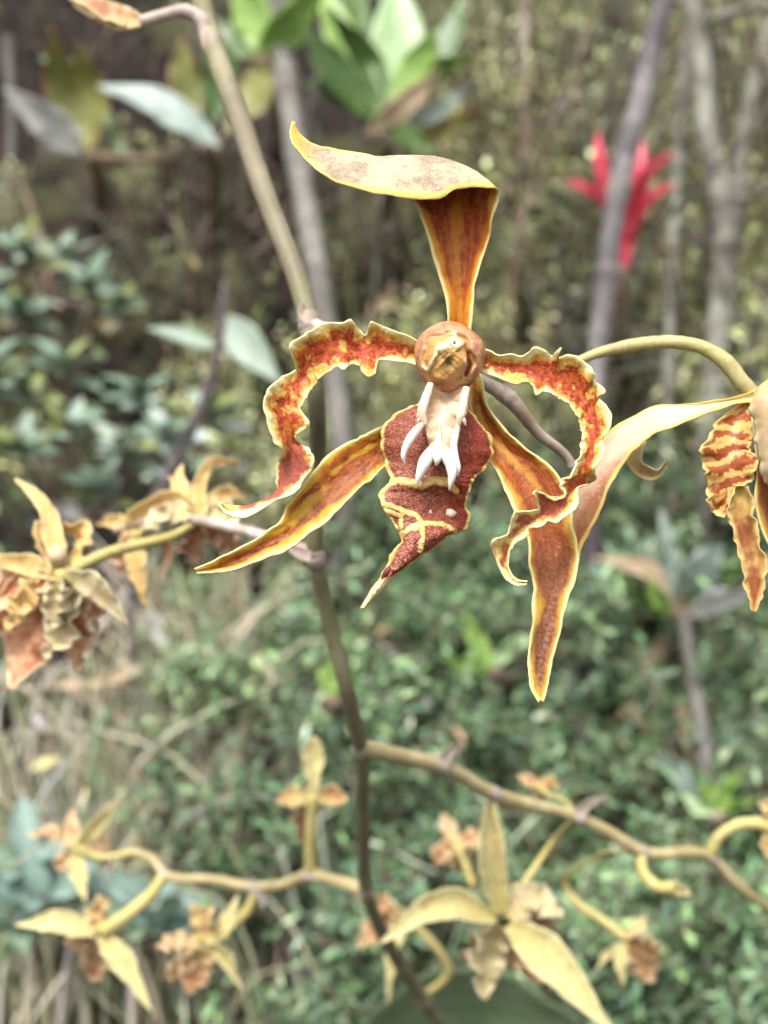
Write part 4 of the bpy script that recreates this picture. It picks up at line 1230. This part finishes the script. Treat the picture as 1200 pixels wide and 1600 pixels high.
# lip: convex plate with a fold across, side lobes and a pointed twisted end
m = MB()
px_ribbon(m, [((664, 628, 0), (724, 632, 0), (694, 628, -1)), ((650, 634, 0), (736, 646, 0), (694, 640, -2)), ((632, 640, .6), (748, 658, .6), (692, 650, -2.6)), ((610, 652, 1), (758, 670, 1), (688, 664, -3)), ((598, 674, 1), (768, 688, 1), (684, 684, -3.2)), ((595, 702, .6), (770, 710, .4), (683, 706, -3.2)),
     ((603, 726, 0), (758, 731, 0), (681, 730, -3.0)), ((611, 748, -1.6), (743, 747, -1.2), (678, 748, -3.2)), ((606, 756, -3.2), (737, 757, -1.6), (678, 754, -4.2)), ((590, 772, -4.0), (731, 771, -1.2), (676, 768, -3.2)), ((597, 789, -4.6), (729, 787, -.6), (672, 786, -3)), ((606, 806, -4.6), (736, 805, -.2), (672, 806, -3.2)), ((618, 824, -4.2), (727, 825, -.6), (670, 822, -4)),
     ((627, 836, -4), (706, 836, -2), (664, 836, -5.6)), ((624, 851, -4.4), (690, 847, -2.8), (654, 850, -6)), ((614, 864, -5), (668, 862, -4), (640, 862, -6.4)), ((604, 882, -5.6), (644, 880, -5), (624, 880, -6.8)), ((594, 902, -6.4), (614, 901, -6), (604, 902, -7)), ((578, 927, -7.2), (590, 926, -7), (584, 927, -7.6)), ((564, 950, -8), (568, 951, -8), (566, 951, -8))],
     nu=61, nv=230, thick=.0008, ruffle=.00022, rfreq=7, relief=.00006, seed=6, edge_noise=.00012, paint_relief=.00018,
     paint=[([(604, 760), (622, 752), (642, 755), (660, 758), (680, 751), (700, 755), (712, 766)], 5.2), ([(597, 789), (612, 792), (630, 800), (648, 806), (657, 818), (650, 828)], 5), ([(627, 838), (644, 825), (664, 821), (690, 821), (712, 832)], 6),
            ([(660, 822), (660, 840), (654, 860)], 4), ([(628, 800), (626, 815), (630, 832)], 4), ([(600, 797), (625, 806)], 4)])
def ridge(pts, r, mat):
    tube(m, [P(p[0], p[1], .2 + p[2] / 1000) for p in pts], [k * .0001 for k in r], seg=8, n=24, mat=mat, jitter=.12, rng=np.random.default_rng(8))
def blob(mb, c, r, mat, sq=(1, 1, 1), seed=0, amp=.08, nu=14, nv=9):
    rng = np.random.default_rng(seed)
    th = np.linspace(0, math.pi, nv); ph = np.linspace(0, 2 * math.pi, nu, endpoint=False)
    V = [];
    for t in th:
        for p in ph:
            k = 1 + amp * rng.normal() * math.sin(t)
            v = np.array([math.sin(t) * math.cos(p) * sq[0], math.sin(t) * math.sin(p) * sq[1], math.cos(t) * sq[2]]) * k
            V.append(c + r * (v[0] * RT + v[1] * UP - v[2] * FW))
    F = [(i * nu + j, i * nu + (j + 1) % nu, (i + 1) * nu + (j + 1) % nu, (i + 1) * nu + j) for i in range(nv - 1) for j in range(nu)]
    F = [tuple(reversed(f)) for f in F]
    mb.add(np.array(V), F, mat)
blob(m, P(669, 802, .1969), .0008, 3, (1, 1.1, .5), 1, .12)
blob(m, P(703, 802, .1976), .0008, 3, (1.1, .9, .5), 2, .12)
blob(m, P(676, 764, .1968), .0015, 4, (1.0, .9, .22), 3)
tube(m, [P(p[0], p[1], .2 + p[2] / 1000) for p in ((612, 884, -6.7), (606, 892, -6.85), (600, 901, -6.95), (595, 908, -7.05))], [.0002, .0005, .0004, .0001], seg=8, n=12, mat=4)
m.obj('lip', [LIP, LIP, CREAM, WART, DARKRED], f1, label='maroon pebbled lip with yellow rim and pointed twisted tip')

# white callus: a tan trough with toothed rails, ending in white fangs
m = MB()
px_ribbon(m, [((674, 598, -4.2), (728, 604, -4.2), (700, 604, -1.0)), ((666, 616, -5), (728, 620, -5), (697, 618, -1.2)), ((661, 634, -5.4), (722, 634, -5.4), (692, 634, -2.0)), ((660, 652, -5.4), (720, 654, -5.4), (689, 652, -2.8)), ((664, 672, -5.2), (716, 676, -5.2), (688, 672, -3.8)), ((670, 694, -5), (710, 698, -5), (689, 696, -5.0)), ((676, 712, -5), (704, 714, -5), (689, 713, -5.8))],
          nu=21, nv=44, thick=.0011, ruffle=.0003, rfreq=3.4, rpow=2, seed=9, relief=.00005)
def fang(pts, r, mat=2):
    tube(m, [P(p[0], p[1], .2 + p[2] / 1000) for p in pts], [k * .0001 for k in r], seg=14, n=24, mat=mat, jitter=.03, rng=np.random.default_rng(5))
fang([(664, 656, -5.4), (655, 668, -5.8), (643, 682, -6.4), (633, 700, -6.8), (630, 714, -6.8), (633, 727, -6.4)], [3, 6, 6.5, 5, 3.5, .6])
fang([(718, 656, -5.4), (713, 676, -5.9), (709, 696, -6.3), (712, 716, -6.6), (716, 732, -6.6), (715, 745, -6.3)], [3, 5, 5.5, 5, 4, .6])
fang([(680, 694, -5.4), (672, 708, -6.2), (664, 722, -6.8), (657, 738, -7), (653, 750, -6.9), (652, 761, -6.6)], [5, 9, 10, 7, 4, .6])
fang([(694, 698, -5.4), (701, 712, -6.2), (705, 728, -6.8), (706, 744, -7), (704, 756, -6.9), (702, 767, -6.6)], [5, 9, 9, 6.5, 4, .6])
fang([(687, 664, -4.2), (685, 686, -5.6), (684, 704, -6.8), (683, 720, -7.2), (681, 728, -7)], [2.5, 5, 7.5, 5.5, 1])
fang([(690, 700, -6.2), (694, 716, -7), (697, 730, -6.9)], [5, 4.5, .8])
fang([(673, 600, -4.6), (664, 626, -5.4), (659, 646, -5.8), (664, 664, -5.6)], [5.5, 7, 7, 4], 3)
fang([(729, 606, -4.6), (724, 630, -5.4), (720, 648, -5.8), (717, 664, -5.6)], [5.5, 7, 7, 4], 3)
for (a, b) in (((661, 640), (651, 652)), ((665, 624), (657, 631)), ((661, 650), (652, 660)), ((720, 650), (728, 665)), ((724, 630), (730, 640)), ((722, 640), (729, 648))):
    fang([(a[0], a[1], -5.4), ((a[0] + b[0]) / 2, (a[1] + b[1]) / 2 - 1, -5.8), (b[0], b[1], -5.8)], [5, 4, .9], 3)
m.obj('callus', [PLATE, PLATE, CALLUS, RAIL], f1, label='creamy white callus with four pointed fangs')

# column: round hood with the anther cap inside
def column():
    """one moulded knob: rounded hood whose front swells into the anther cap, hollow below it"""
    C = P(702, 558, .1985)
    rng = np.random.default_rng(4)
    nr, na = 64, 96
    Rk = 55.0
    def g(x, y, cx, cy, sx, sy):
        return np.exp(-((x - (cx - 702)) / sx) ** 2 - ((y - (558 - cy)) / sy) ** 2)
    def line(x, y, pts, w):
        best = np.full(np.shape(x), 1e9)
        for p0, p1 in zip(pts[:-1], pts[1:]):
            p0 = np.array([p0[0] - 702, 558 - p0[1]], float); e = np.array([p1[0] - 702, 558 - p1[1]], float) - p0
            t = np.clip(((x - p0[0]) * e[0] + (y - p0[1]) * e[1]) / (e @ e), 0, 1)
            best = np.minimum(best, np.hypot(x - p0[0] - t * e[0], y - p0[1] - t * e[1]))
        return np.exp(-(best / w) ** 2)
    th = np.linspace(0, math.pi, nr)                     # 0 = front pole
    ph = np.linspace(0, 2 * math.pi, na, endpoint=False)
    T, F_ = np.meshgrid(th, ph, indexing='ij')
    wob = 1 + .02 * np.sin(3 * F_ + 1) + .015 * np.sin(5 * F_)
    x = Rk * np.sin(T) * np.cos(F_) * wob; y = Rk * np.sin(T) * np.sin(F_) * wob
    z = Rk * .72 * np.cos(T)
    front = np.clip(np.cos(T) * 3, 0, 1)
    rho = np.hypot((x + 4) / 35.0, (y + 6) / 37.0)       # outline of the cap
    rho = rho * (1 + .06 * np.sin(4 * F_ + .6) + .05 * np.sin(7 * F_))
    groove = np.exp(-((rho - 1.04) / .10) ** 2) * (.45 + .55 * np.clip(np.cos(F_ - .2), 0, 1))
    cap = np.clip(1 - rho, 0, 1) ** .55
    dz = 13 * cap - 9 * groove
    top = g(x, y, 709, 541, 13, 9); hole = g(x, y, 708, 543, 2.6, 2.6); top2 = g(x, y, 688, 550, 9, 7); nub = g(x, y, 709, 525, 6, 5)
    flapl = line(x, y, [(660, 576), (667, 582), (674, 570), (682, 553)], 3.2); flapr = line(x, y, [(724, 566), (727, 582), (722, 594)], 3.0)
    hollow = g(x, y, 698, 572, 9, 12); sill = line(x, y, [(680, 594), (698, 600), (716, 595)], 4.5); slit = line(x, y, [(729, 556), (731, 572), (726, 588)], 4.0)
    dz = dz + 6 * top - 7 * hole + 4 * top2 + 5 * nub + 6 * flapl + 4 * flapr - 8 * hollow + 5 * sill - 5 * slit
    bump = sum(np.sin(x * f + 1.7 * k) * np.sin(y * f * 1.13 + 2.3 * k) for k, f in ((1, .23), (2, .37), (3, .61))) * .9 * np.clip(1.3 - rho, .15, 1)
    z = z + (dz + bump + rng.normal(0, .15, z.shape)) * front
    V = C + (x.reshape(-1, 1) * RT + y.reshape(-1, 1) * UP) * .0001 - FW * ((z.reshape(-1, 1) + 2) * .0001)
    Fc = [(i * na + j, i * na + (j + 1) % na, (i + 1) * na + (j + 1) % na, (i + 1) * na + j) for i in range(nr - 1) for j in range(na)]
    cream = np.clip(1.1 * top + .8 * top2 + .8 * nub + .9 * flapl + .7 * flapr + .15 * cap, 0, 1) * front
    dark = np.clip(.9 * hollow + .9 * hole + .3 * groove, 0, 1) * front
    red = np.clip(slit + .5 * g(x, y, 690, 602, 16, 5), 0, 1) * front
    yel = np.clip(.75 * np.clip(1.25 - rho, 0, 1) * 2 + .5 * groove, 0, 1) * front
    m = MB()
    m.add(V, Fc, 0, np.stack([red.ravel(), cream.ravel(), dark.ravel(), yel.ravel()], 1))
    m.obj('column', [m_column()], f1, label='round tan column with bumpy yellowish anther cap')
column()

# ---- the flower turned away beside it --------------------------------------
f2 = flower([(896, 742, .2225), (914, 720, .223), (922, 690, .222), (912, 620, .220), (893, 572, .219), (920, 557, .2185), (960, 545, .218), (1015, 536, .2175), (1060, 535, .217), (1105, 546, .2165), (1136, 568, .216), (1158, 596, .216), (1180, 622, .217)],
            [10, 10, 11, 12, 14, 17, 20, 22, 23, 25, 28, 30, 30], PEDG, 'flower turned sideways on an arched pale green stalk', n=90)
def rb(st, mats, label=None, name='petal', parent=None, d0=.212, **kw):
    m = MB(); px_ribbon(m, st, d0=d0, **kw); return m.obj(name, mats, parent, label=label)
rb([((1190, 604, 3), (1190, 632, 2)), ((1160, 617, 2), (1160, 630, 1)), ((1105, 627, 1), (1114, 641, -1)), ((1060, 632, 1), (1072, 658, -3)), ((1022, 634, 2), (1036, 673, -3)), ((990, 650, 3), (1011, 688, -2)), ((958, 668, 3), (990, 704, -1)), ((930, 700, 2), (968, 732, 0)), ((912, 730, 2), (954, 760, 0)), ((896, 770, 2), (940, 796, 0)), ((890, 810, 2), (924, 826, 0)), ((896, 845, 2), (910, 850, 1)), ((902, 868, 2), (905, 869, 1))],
   [TWIST, TWIST], 'long pale sepal twisting down behind the hanging sepal', 'sepal', f2, nu=17, nv=80, mid=1.2, relief=.00006, seed=21, ruffle=.0002, rfreq=3)
rb([((988, 690, 6), (1010, 690, 6)), ((978, 712, 5), (1004, 708, 4)), ((984, 732, 4), (1004, 722, 2)), ((1004, 748, 3), (1016, 730, 1)), ((1026, 748, 2), (1028, 734, 1)), ((1042, 730, 2), (1040, 720, 1))], [YELB, YEL], 'small curled yellow-tipped petal', 'petal', f2, nu=11, nv=40, mid=1, seed=22)
rb([((1160, 628, 2), (1185, 630, 0)), ((1136, 645, 1), (1182, 652, -1)), ((1118, 662, 0), (1178, 672, -2)), ((1108, 682, -1), (1173, 688, -2.4)), ((1094, 704, -3), (1174, 702, -2)), ((1097, 722, -1), (1184, 716, -4)), ((1103, 740, -3), (1184, 734, -4.2)), ((1104, 762, -1), (1172, 752, -3)), ((1107, 782, -3), (1152, 764, -2)), ((1112, 800, -1), (1142, 775, -2)), ((1132, 809, -2), (1140, 795, -2))],
   [STRIPE, SEP_B], 'fan-like petal with brown and yellow stripes', 'petal', f2, nu=21, nv=90, mid=2.2, ruffle=.00035, rfreq=5, rpow=2.2, seed=23, relief=.00006, edge_noise=.0002, smooth_mid=2)
rb([((1138, 762, -2), (1168, 760, -3)), ((1136, 790, -2), (1178, 786, -3)), ((1140, 812, -2), (1180, 812, -3)), ((1148, 842, -2), (1188, 846, -3)), ((1156, 872, -2), (1198, 880, -3)), ((1162, 905, -2), (1196, 908, -3)), ((1168, 932, -2), (1189, 936, -3)), ((1176, 956, -2), (1180, 957, -3))],
   [BLOTCH, BLOTCH], 'tapering blotched lip hanging to a point', 'lip', f2, nu=15, nv=60, mid=1.8, ruffle=.0002, rfreq=4, seed=24, edge_noise=.00012, relief=.00006)
rb([((1172, 640, -1), (1230, 610, -2)), ((1180, 700, -3), (1246, 680, -2)), ((1182, 740, -3), (1260, 740, -1)), ((1180, 790, -2), (1262, 800, 0)), ((1200, 850, -1), (1256, 850, 0)), ((1240, 890, 0), (1246, 890, 0))], [SEP_R, SEP_B], 'dark red side sepal', 'sepal', f2, nu=15, nv=50, mid=2, seed=25)
rb([((1178, 612, -4), (1205, 588, -4)), ((1172, 640, -5), (1222, 622, -6)), ((1180, 680, -5), (1232, 670, -6.4)), ((1186, 722, -5), (1236, 720, -6)), ((1200, 760, -4), (1236, 756, -5)), ((1226, 780, -3), (1232, 780, -4))], [PALEB, SEP_R], 'pale pinkish sepal covering the turned flower', 'sepal', f2, nu=13, nv=50, mid=-1.5, seed=26, ruffle=.0003, rfreq=4)

# ---- smaller flowers along the branches -----------------------------------
PEACH = m_yellow('peach_sepal', S(224, 182, 108), S(238, 210, 150), S(212, 146, 92), .0)
PEACHD = m_yellow('peach_lip', S(216, 160, 112), S(236, 204, 168), S(192, 112, 76), .06)
_ms = dict(k=(PEACH, PEACH), q=(PEACHD, PALEB), y=(YEL, PALEB), b=(YELB, YEL), o=(ORG, PALEB), p=(PALEB, YEL))
PETW = (30, 60, 90, 100, 90, 65, 30, 5)
RUFW = (35, 70, 100, 85, 100, 80, 50, 15)
CLAW = (22, 26, 34, 60, 100, 92, 60, 8)
def small_flower(pedicel, pw, pmat, d, parts, label, knob=None):
    f = flower(pedicel, pw, pmat, label)
    d = deep(pedicel[-1][1], d)
    for i, pt in enumerate(parts):
        nm, pts, w, mk = pt[:4]
        prof = pt[4] if len(pt) > 4 else PETW
        roll = pt[5] if len(pt) > 5 else .4 * (-1) ** i
        ruf = .0015 if prof is RUFW else .0003
        rr_ = random.Random(i * 7 + int(pts[0][0]))
        roll = roll + rr_.uniform(-.25, .25)
        m = MB(); px_blade(m, pts, leafw(w, prof), d, roll=roll, fold=rr_.uniform(.12, .3), nu=13, nv=38, thick=.0006, ruffle=ruf, rfreq=rr_.uniform(2, 3.6), rpow=1.4, relief=.00005, seed=i + abs(int(pts[0][0])))
        m.obj(nm, list(_ms[mk]), f)
    if knob:
        m = MB(); blob(m, P(knob[0], knob[1], d), knob[2], 0, (1, 1, 1), 3, .05); m.obj('column', [ORG], f)
    return f

D = .255
small_flower([(308, 814, .262), (272, 836, .2615), (230, 848, .260), (165, 866, .256), (110, 892, .253), (92, 902, .252)], [14, 15, 17, 20, 24, 26], PEDY, .252, [
    ('sepal', [(92, 890), (84, 840, 3), (68, 788, 5), (24, 748, 8)], 36, 'k', (80, 90, 100, 90, 80, 60, 40, 12)), ('sepal', [(86, 900), (40, 882, 4), (-40, 872, 8)], 36, 'k'), ('sepal', [(104, 896, -3), (150, 920, -5), (202, 978, -4)], 46, 'p'),
    ('petal', [(92, 900), (120, 866, 6), (130, 838, 8), (96, 822, 9), (62, 842, 8), (72, 880, 6)], 30, 'k', RUFW), ('petal', [(80, 905), (30, 915, 6), (-40, 965, 4)], 62, 'q', RUFW),
    ('petal', [(90, 905), (110, 950, 6), (118, 1000, 8), (122, 1050, 9)], 58, 'q', RUFW), ('lip', [(86, 905), (60, 960, 8), (40, 1010, 10), (18, 1078, 8)], 92, 'q', RUFW),
    ('petal', [(95, 905), (140, 940, 9), (152, 985, 12)], 34, 'q', RUFW), ('petal', [(88, 905, -2), (86, 940, 0), (80, 985, 2)], 46, 'p', RUFW),
    ('petal', [(84, 905, 4), (40, 935, 2), (10, 985, 0)], 46, 'k', RUFW), ('petal', [(92, 905, 3), (100, 970, 3), (70, 1030, 4)], 50, 'p', RUFW), ('petal', [(80, 905, 6), (20, 930, 9), (-20, 1010, 12)], 60, 'q', RUFW)],
    'crumpled orange flower with a pale yellow drooping sepal', knob=(90, 868, .0022))
small_flower([(305, 812, .262), (318, 806, .262), (322, 800, .262)], [14, 15, 16], PEDY, .263, [
    ('sepal', [(318, 800), (312, 760, 2), (330, 724, 4), (374, 722, 8)], 26, 'k', (60, 80, 90, 90, 80, 70, 50, 20)), ('sepal', [(314, 802), (270, 780, 4), (210, 806, 6), (196, 826, 7)], 34, 'k'), ('sepal', [(318, 808), (350, 770, 6), (385, 780, 8)], 26, 'k'),
    ('petal', [(310, 808), (280, 760, 5), (285, 725, 8)], 28, 'k'), ('petal', [(316, 812), (350, 840, 4), (370, 862, 8)], 44, 'q', RUFW), ('lip', [(312, 812), (300, 850, 5), (310, 880, 8)], 46, 'q', RUFW),
    ('petal', [(312, 806, -2), (260, 800, -4), (225, 826, -5)], 34, 'p', RUFW), ('petal', [(320, 806, -2), (345, 800, -4), (372, 816, -5)], 36, 'p', RUFW), ('petal', [(314, 806, 5), (300, 770, 8), (262, 745, 10)], 26, 'k')],
    'yellow flower with arching brown-tipped petals on the pinkish branch')
small_flower([(248, 812, .265), (225, 826, .266), (214, 838, .266)], [11, 12, 14], PEDY, .266, [
    ('sepal', [(212, 835), (212, 880, -2), (228, 950, 0)], 36, 'k'), ('petal', [(212, 838), (190, 860, 4), (188, 900, 6)], 30, 'q', RUFW), ('petal', [(222, 838), (262, 850, 4), (254, 905, 6)], 22, 'q'), ('sepal', [(210, 835), (180, 815, 5), (150, 820, 8)], 26, 'k')],
    'small flower with one straight hanging yellow sepal')
# cross-shaped flower seen from behind
small_flower([(485, 1366, .304), (484, 1330, .303), (486, 1290, .302), (488, 1245, .301)], [20, 20, 20, 22], PEDY, .301, [
    ('sepal', [(488, 1248), (489, 1205), (490, 1152)], 36, 'y', (40, 48, 56, 64, 90, 100, 86, 30)), ('petal', [(490, 1246), (515, 1243, 2), (544, 1250, 4)], 40, 'b', (30, 45, 70, 95, 100, 85, 40, 10)), ('petal', [(486, 1246), (460, 1245, 2), (432, 1252, 4)], 40, 'b', (30, 45, 70, 95, 100, 85, 40, 10)),
    ('lip', [(482, 1248, 3), (474, 1280, 8), (472, 1318, 10)], 34, 'o', RUFW)],
    'cross-shaped flower on an upright yellow stalk, seen from behind')
# lower left flowers
small_flower([(256, 1366, .312), (240, 1392, .311), (205, 1424, .309), (160, 1456, .306)], [17, 20, 23, 24], PEDY, .306, [
    ('sepal', [(150, 1458), (95, 1440, -2), (24, 1446, -4)], 46, 'y'), ('sepal', [(156, 1464), (190, 1500, -2), (236, 1580, -4)], 44, 'y'), ('sepal', [(152, 1456), (152, 1425, 3), (170, 1405, 6)], 34, 'b', RUFW),
    ('petal', [(150, 1462), (130, 1475, 5), (100, 1470, 8)], 26, 'o', RUFW), ('lip', [(152, 1464), (150, 1500, 6), (148, 1535, 9)], 50, 'o', RUFW), ('petal', [(158, 1462, 3), (172, 1490, 7), (165, 1520, 10)], 34, 'o', RUFW)],
    'pale yellow star-shaped flower with a thick slanting stalk above dry grass')
small_flower([(400, 1388, .308), (388, 1420, .308), (362, 1446, .308), (325, 1476, .306)], [16, 18, 18, 20], PEDY, .306, [
    ('sepal', [(322, 1476), (350, 1495, -2), (378, 1548, -3)], 30, 'y'), ('sepal', [(318, 1474), (316, 1440, 0), (300, 1412, 2)], 42, 'b', RUFW), ('petal', [(316, 1478), (280, 1470, 4), (244, 1480, 6)], 34, 'o', RUFW), ('petal', [(322, 1472), (350, 1445, 3), (372, 1398, 4)], 34, 'y'),
    ('lip', [(318, 1482), (305, 1515, 3), (295, 1552, 6)], 60, 'o', RUFW), ('petal', [(314, 1482), (285, 1510, 5), (258, 1530, 8)], 36, 'o', RUFW)],
    'crumpled pale flower hanging under the yellow-green branch')
small_flower([(208, 1330, .316), (180, 1338, .316), (150, 1338, .316), (118, 1326, .315)], [12, 13, 14, 16], PEDY, .315, [
    ('sepal', [(118, 1326), (150, 1292, 0), (190, 1240, 2)], 30, 'y'), ('sepal', [(118, 1330), (122, 1365, -2), (134, 1410, -3)], 30, 'y'), ('petal', [(114, 1322), (90, 1300, 3), (44, 1304, 6)], 26, 'o', RUFW), ('petal', [(124, 1326), (150, 1318, 5), (172, 1322, 8)], 34, 'o', RUFW), ('lip', [(112, 1330), (100, 1345, 4), (88, 1358, 8)], 36, 'o', RUFW), ('sepal', [(118, 1322), (112, 1290, 4), (116, 1262, 6)], 24, 'o')],
    'small orange-centred flower at the end of the yellow-green branch')
# large yellow flower lower down
small_flower([(902, 1277, .288), (860, 1320, .300), (820, 1380, .298), (792, 1432, .291)], [10, 10, 14, 22], PEDY, .289, [
    ('sepal', [(784, 1430), (770, 1350, -3), (766, 1240, -2)], 50, 'y', (40, 62, 90, 100, 96, 80, 55, 12), .5), ('sepal', [(778, 1436), (690, 1412, -4), (594, 1474, -6)], 54, 'y', PETW, .3), ('sepal', [(796, 1444, -2), (860, 1500, -6), (965, 1622, -10)], 68, 'y', PETW, -.3),
    ('petal', [(796, 1436), (826, 1400, 2), (880, 1432, 4)], 62, 'p', RUFW), ('petal', [(802, 1444, 3), (835, 1440, 7), (868, 1445, 9)], 36, 'o', RUFW), ('petal', [(782, 1446, 2), (765, 1490, 3), (756, 1562, 3)], 70, 'p', RUFW), ('lip', [(792, 1448, 5), (810, 1480, 9), (845, 1540, 12)], 56, 'o', RUFW), ('petal', [(776, 1448, 4), (750, 1480, 6), (722, 1500, 8)], 40, 'o', RUFW)],
    'large yellow star-shaped flower with long pointed sepals')
small_flower([(1002, 1332, .292), (1004, 1360, .291), (1024, 1384, .290), (1050, 1388, .290)], [20, 20, 22, 22], PEDY, .290, [
    ('sepal', [(1046, 1388), (1062, 1390), (1080, 1398)], 22, 'y', (80, 100, 90, 70, 50, 20))], 'closed hook-shaped yellow bud under the zigzag branch')
small_flower([(1000, 1332, .293), (930, 1340, .312), (886, 1390, .322), (905, 1414, .320), (945, 1440, .318), (980, 1468, .316)], [6, 7, 11, 15, 15, 18], PEDY, .316, [
    ('sepal', [(976, 1470), (970, 1500, -2), (974, 1540, -2)], 26, 'y'), ('sepal', [(978, 1466), (998, 1448, 2), (1008, 1430, 4)], 22, 'b'), ('petal', [(982, 1470), (1010, 1480, 0), (1034, 1500, 2)], 40, 'o', RUFW), ('lip', [(984, 1474), (1005, 1505, 2), (1020, 1535, 4)], 50, 'o', RUFW), ('petal', [(974, 1474), (950, 1490, 4), (930, 1518, 6)], 16, 'y')],
    'small orange-brown flower on a thin yellow stalk')
small_flower([(1110, 1340, .298), (1122, 1310, .297), (1150, 1290, .296), (1190, 1288, .295), (1215, 1300, .295)], [20, 20, 20, 22, 24], PEDY, .295, [
    ('sepal', [(1210, 1296), (1240, 1270), (1290, 1260)], 40, 'y'), ('petal', [(1206, 1300), (1204, 1270, -2), (1210, 1240, -2)], 34, 'b', RUFW), ('lip', [(1212, 1302), (1220, 1340, 2), (1240, 1380, 4)], 46, 'o', RUFW), ('sepal', [(1204, 1300), (1200, 1320, -2), (1206, 1348, -3)], 26, 'b')],
    'flower on an upcurved yellow stalk at the end of the zigzag branch')
small_flower([(663, 1556, .338), (700, 1520, .336), (672, 1470, .334), (640, 1440, .333)], [12, 14, 15, 15], PEDY, .333, [
    ('sepal', [(638, 1440), (615, 1470, -2), (606, 1570, -2)], 30, 'y'), ('petal', [(640, 1438), (610, 1430, 2), (580, 1450, 4)], 30, 'b', RUFW), ('lip', [(636, 1440), (590, 1450, 4), (560, 1480, 6)], 40, 'o', RUFW), ('sepal', [(640, 1436), (590, 1410, 4), (556, 1400, 6)], 26, 'o', RUFW)],
    'faded flower with a hanging sepal beside the lower stem')
small_flower([(770, 1242, .281), (752, 1290, .30), (748, 1340, .315), (740, 1385, .322), (718, 1330, .325), (712, 1318, .325)], [8, 8, 9, 11, 12, 14], PEDY, .325, [
    ('sepal', [(712, 1318), (700, 1290, 2), (690, 1270, 4)], 26, 'o'), ('petal', [(716, 1318), (740, 1310, 2), (762, 1300, 4)], 34, 'o', RUFW), ('petal', [(708, 1320), (690, 1335, 2), (680, 1350, 4)], 40, 'o', RUFW), ('lip', [(714, 1322), (720, 1345, 2), (715, 1362, 4)], 40, 'b', RUFW)],
    'dull orange flower drooping behind the zigzag branch')
small_flower([(902, 1277, .288), (880, 1250, .298), (852, 1238, .305), (838, 1228, .308)], [8, 8, 9, 10], PEDY, .308, [
    ('sepal', [(840, 1228), (825, 1218), (808, 1212)], 20, 'o'), ('petal', [(842, 1228), (858, 1222), (872, 1228)], 26, 'b', RUFW), ('lip', [(840, 1230), (846, 1244), (850, 1255)], 26, 'o', RUFW)],
    'tiny orange and yellow flower above the zigzag branch')
# bud at the top of the stem
small_flower([(322, 62, .2745), (312, 30, .274), (290, 18, .273), (255, 24, .272), (220, 34, .271)], [20, 26, 24, 20, 20], LILAC, .271, [
    ('sepal', [(222, 34), (190, 24, -1), (150, 8, -2), (108, -8, -3)], 38, 'o', (50, 80, 100, 95, 85, 70, 45, 15)), ('sepal', [(220, 36), (190, 30, 2), (140, 10, 1), (90, -22, 0)], 40, 'b', (50, 80, 100, 95, 85, 70, 45, 15))],
    'brown and yellow bud on a whitish stalk high on the stem')
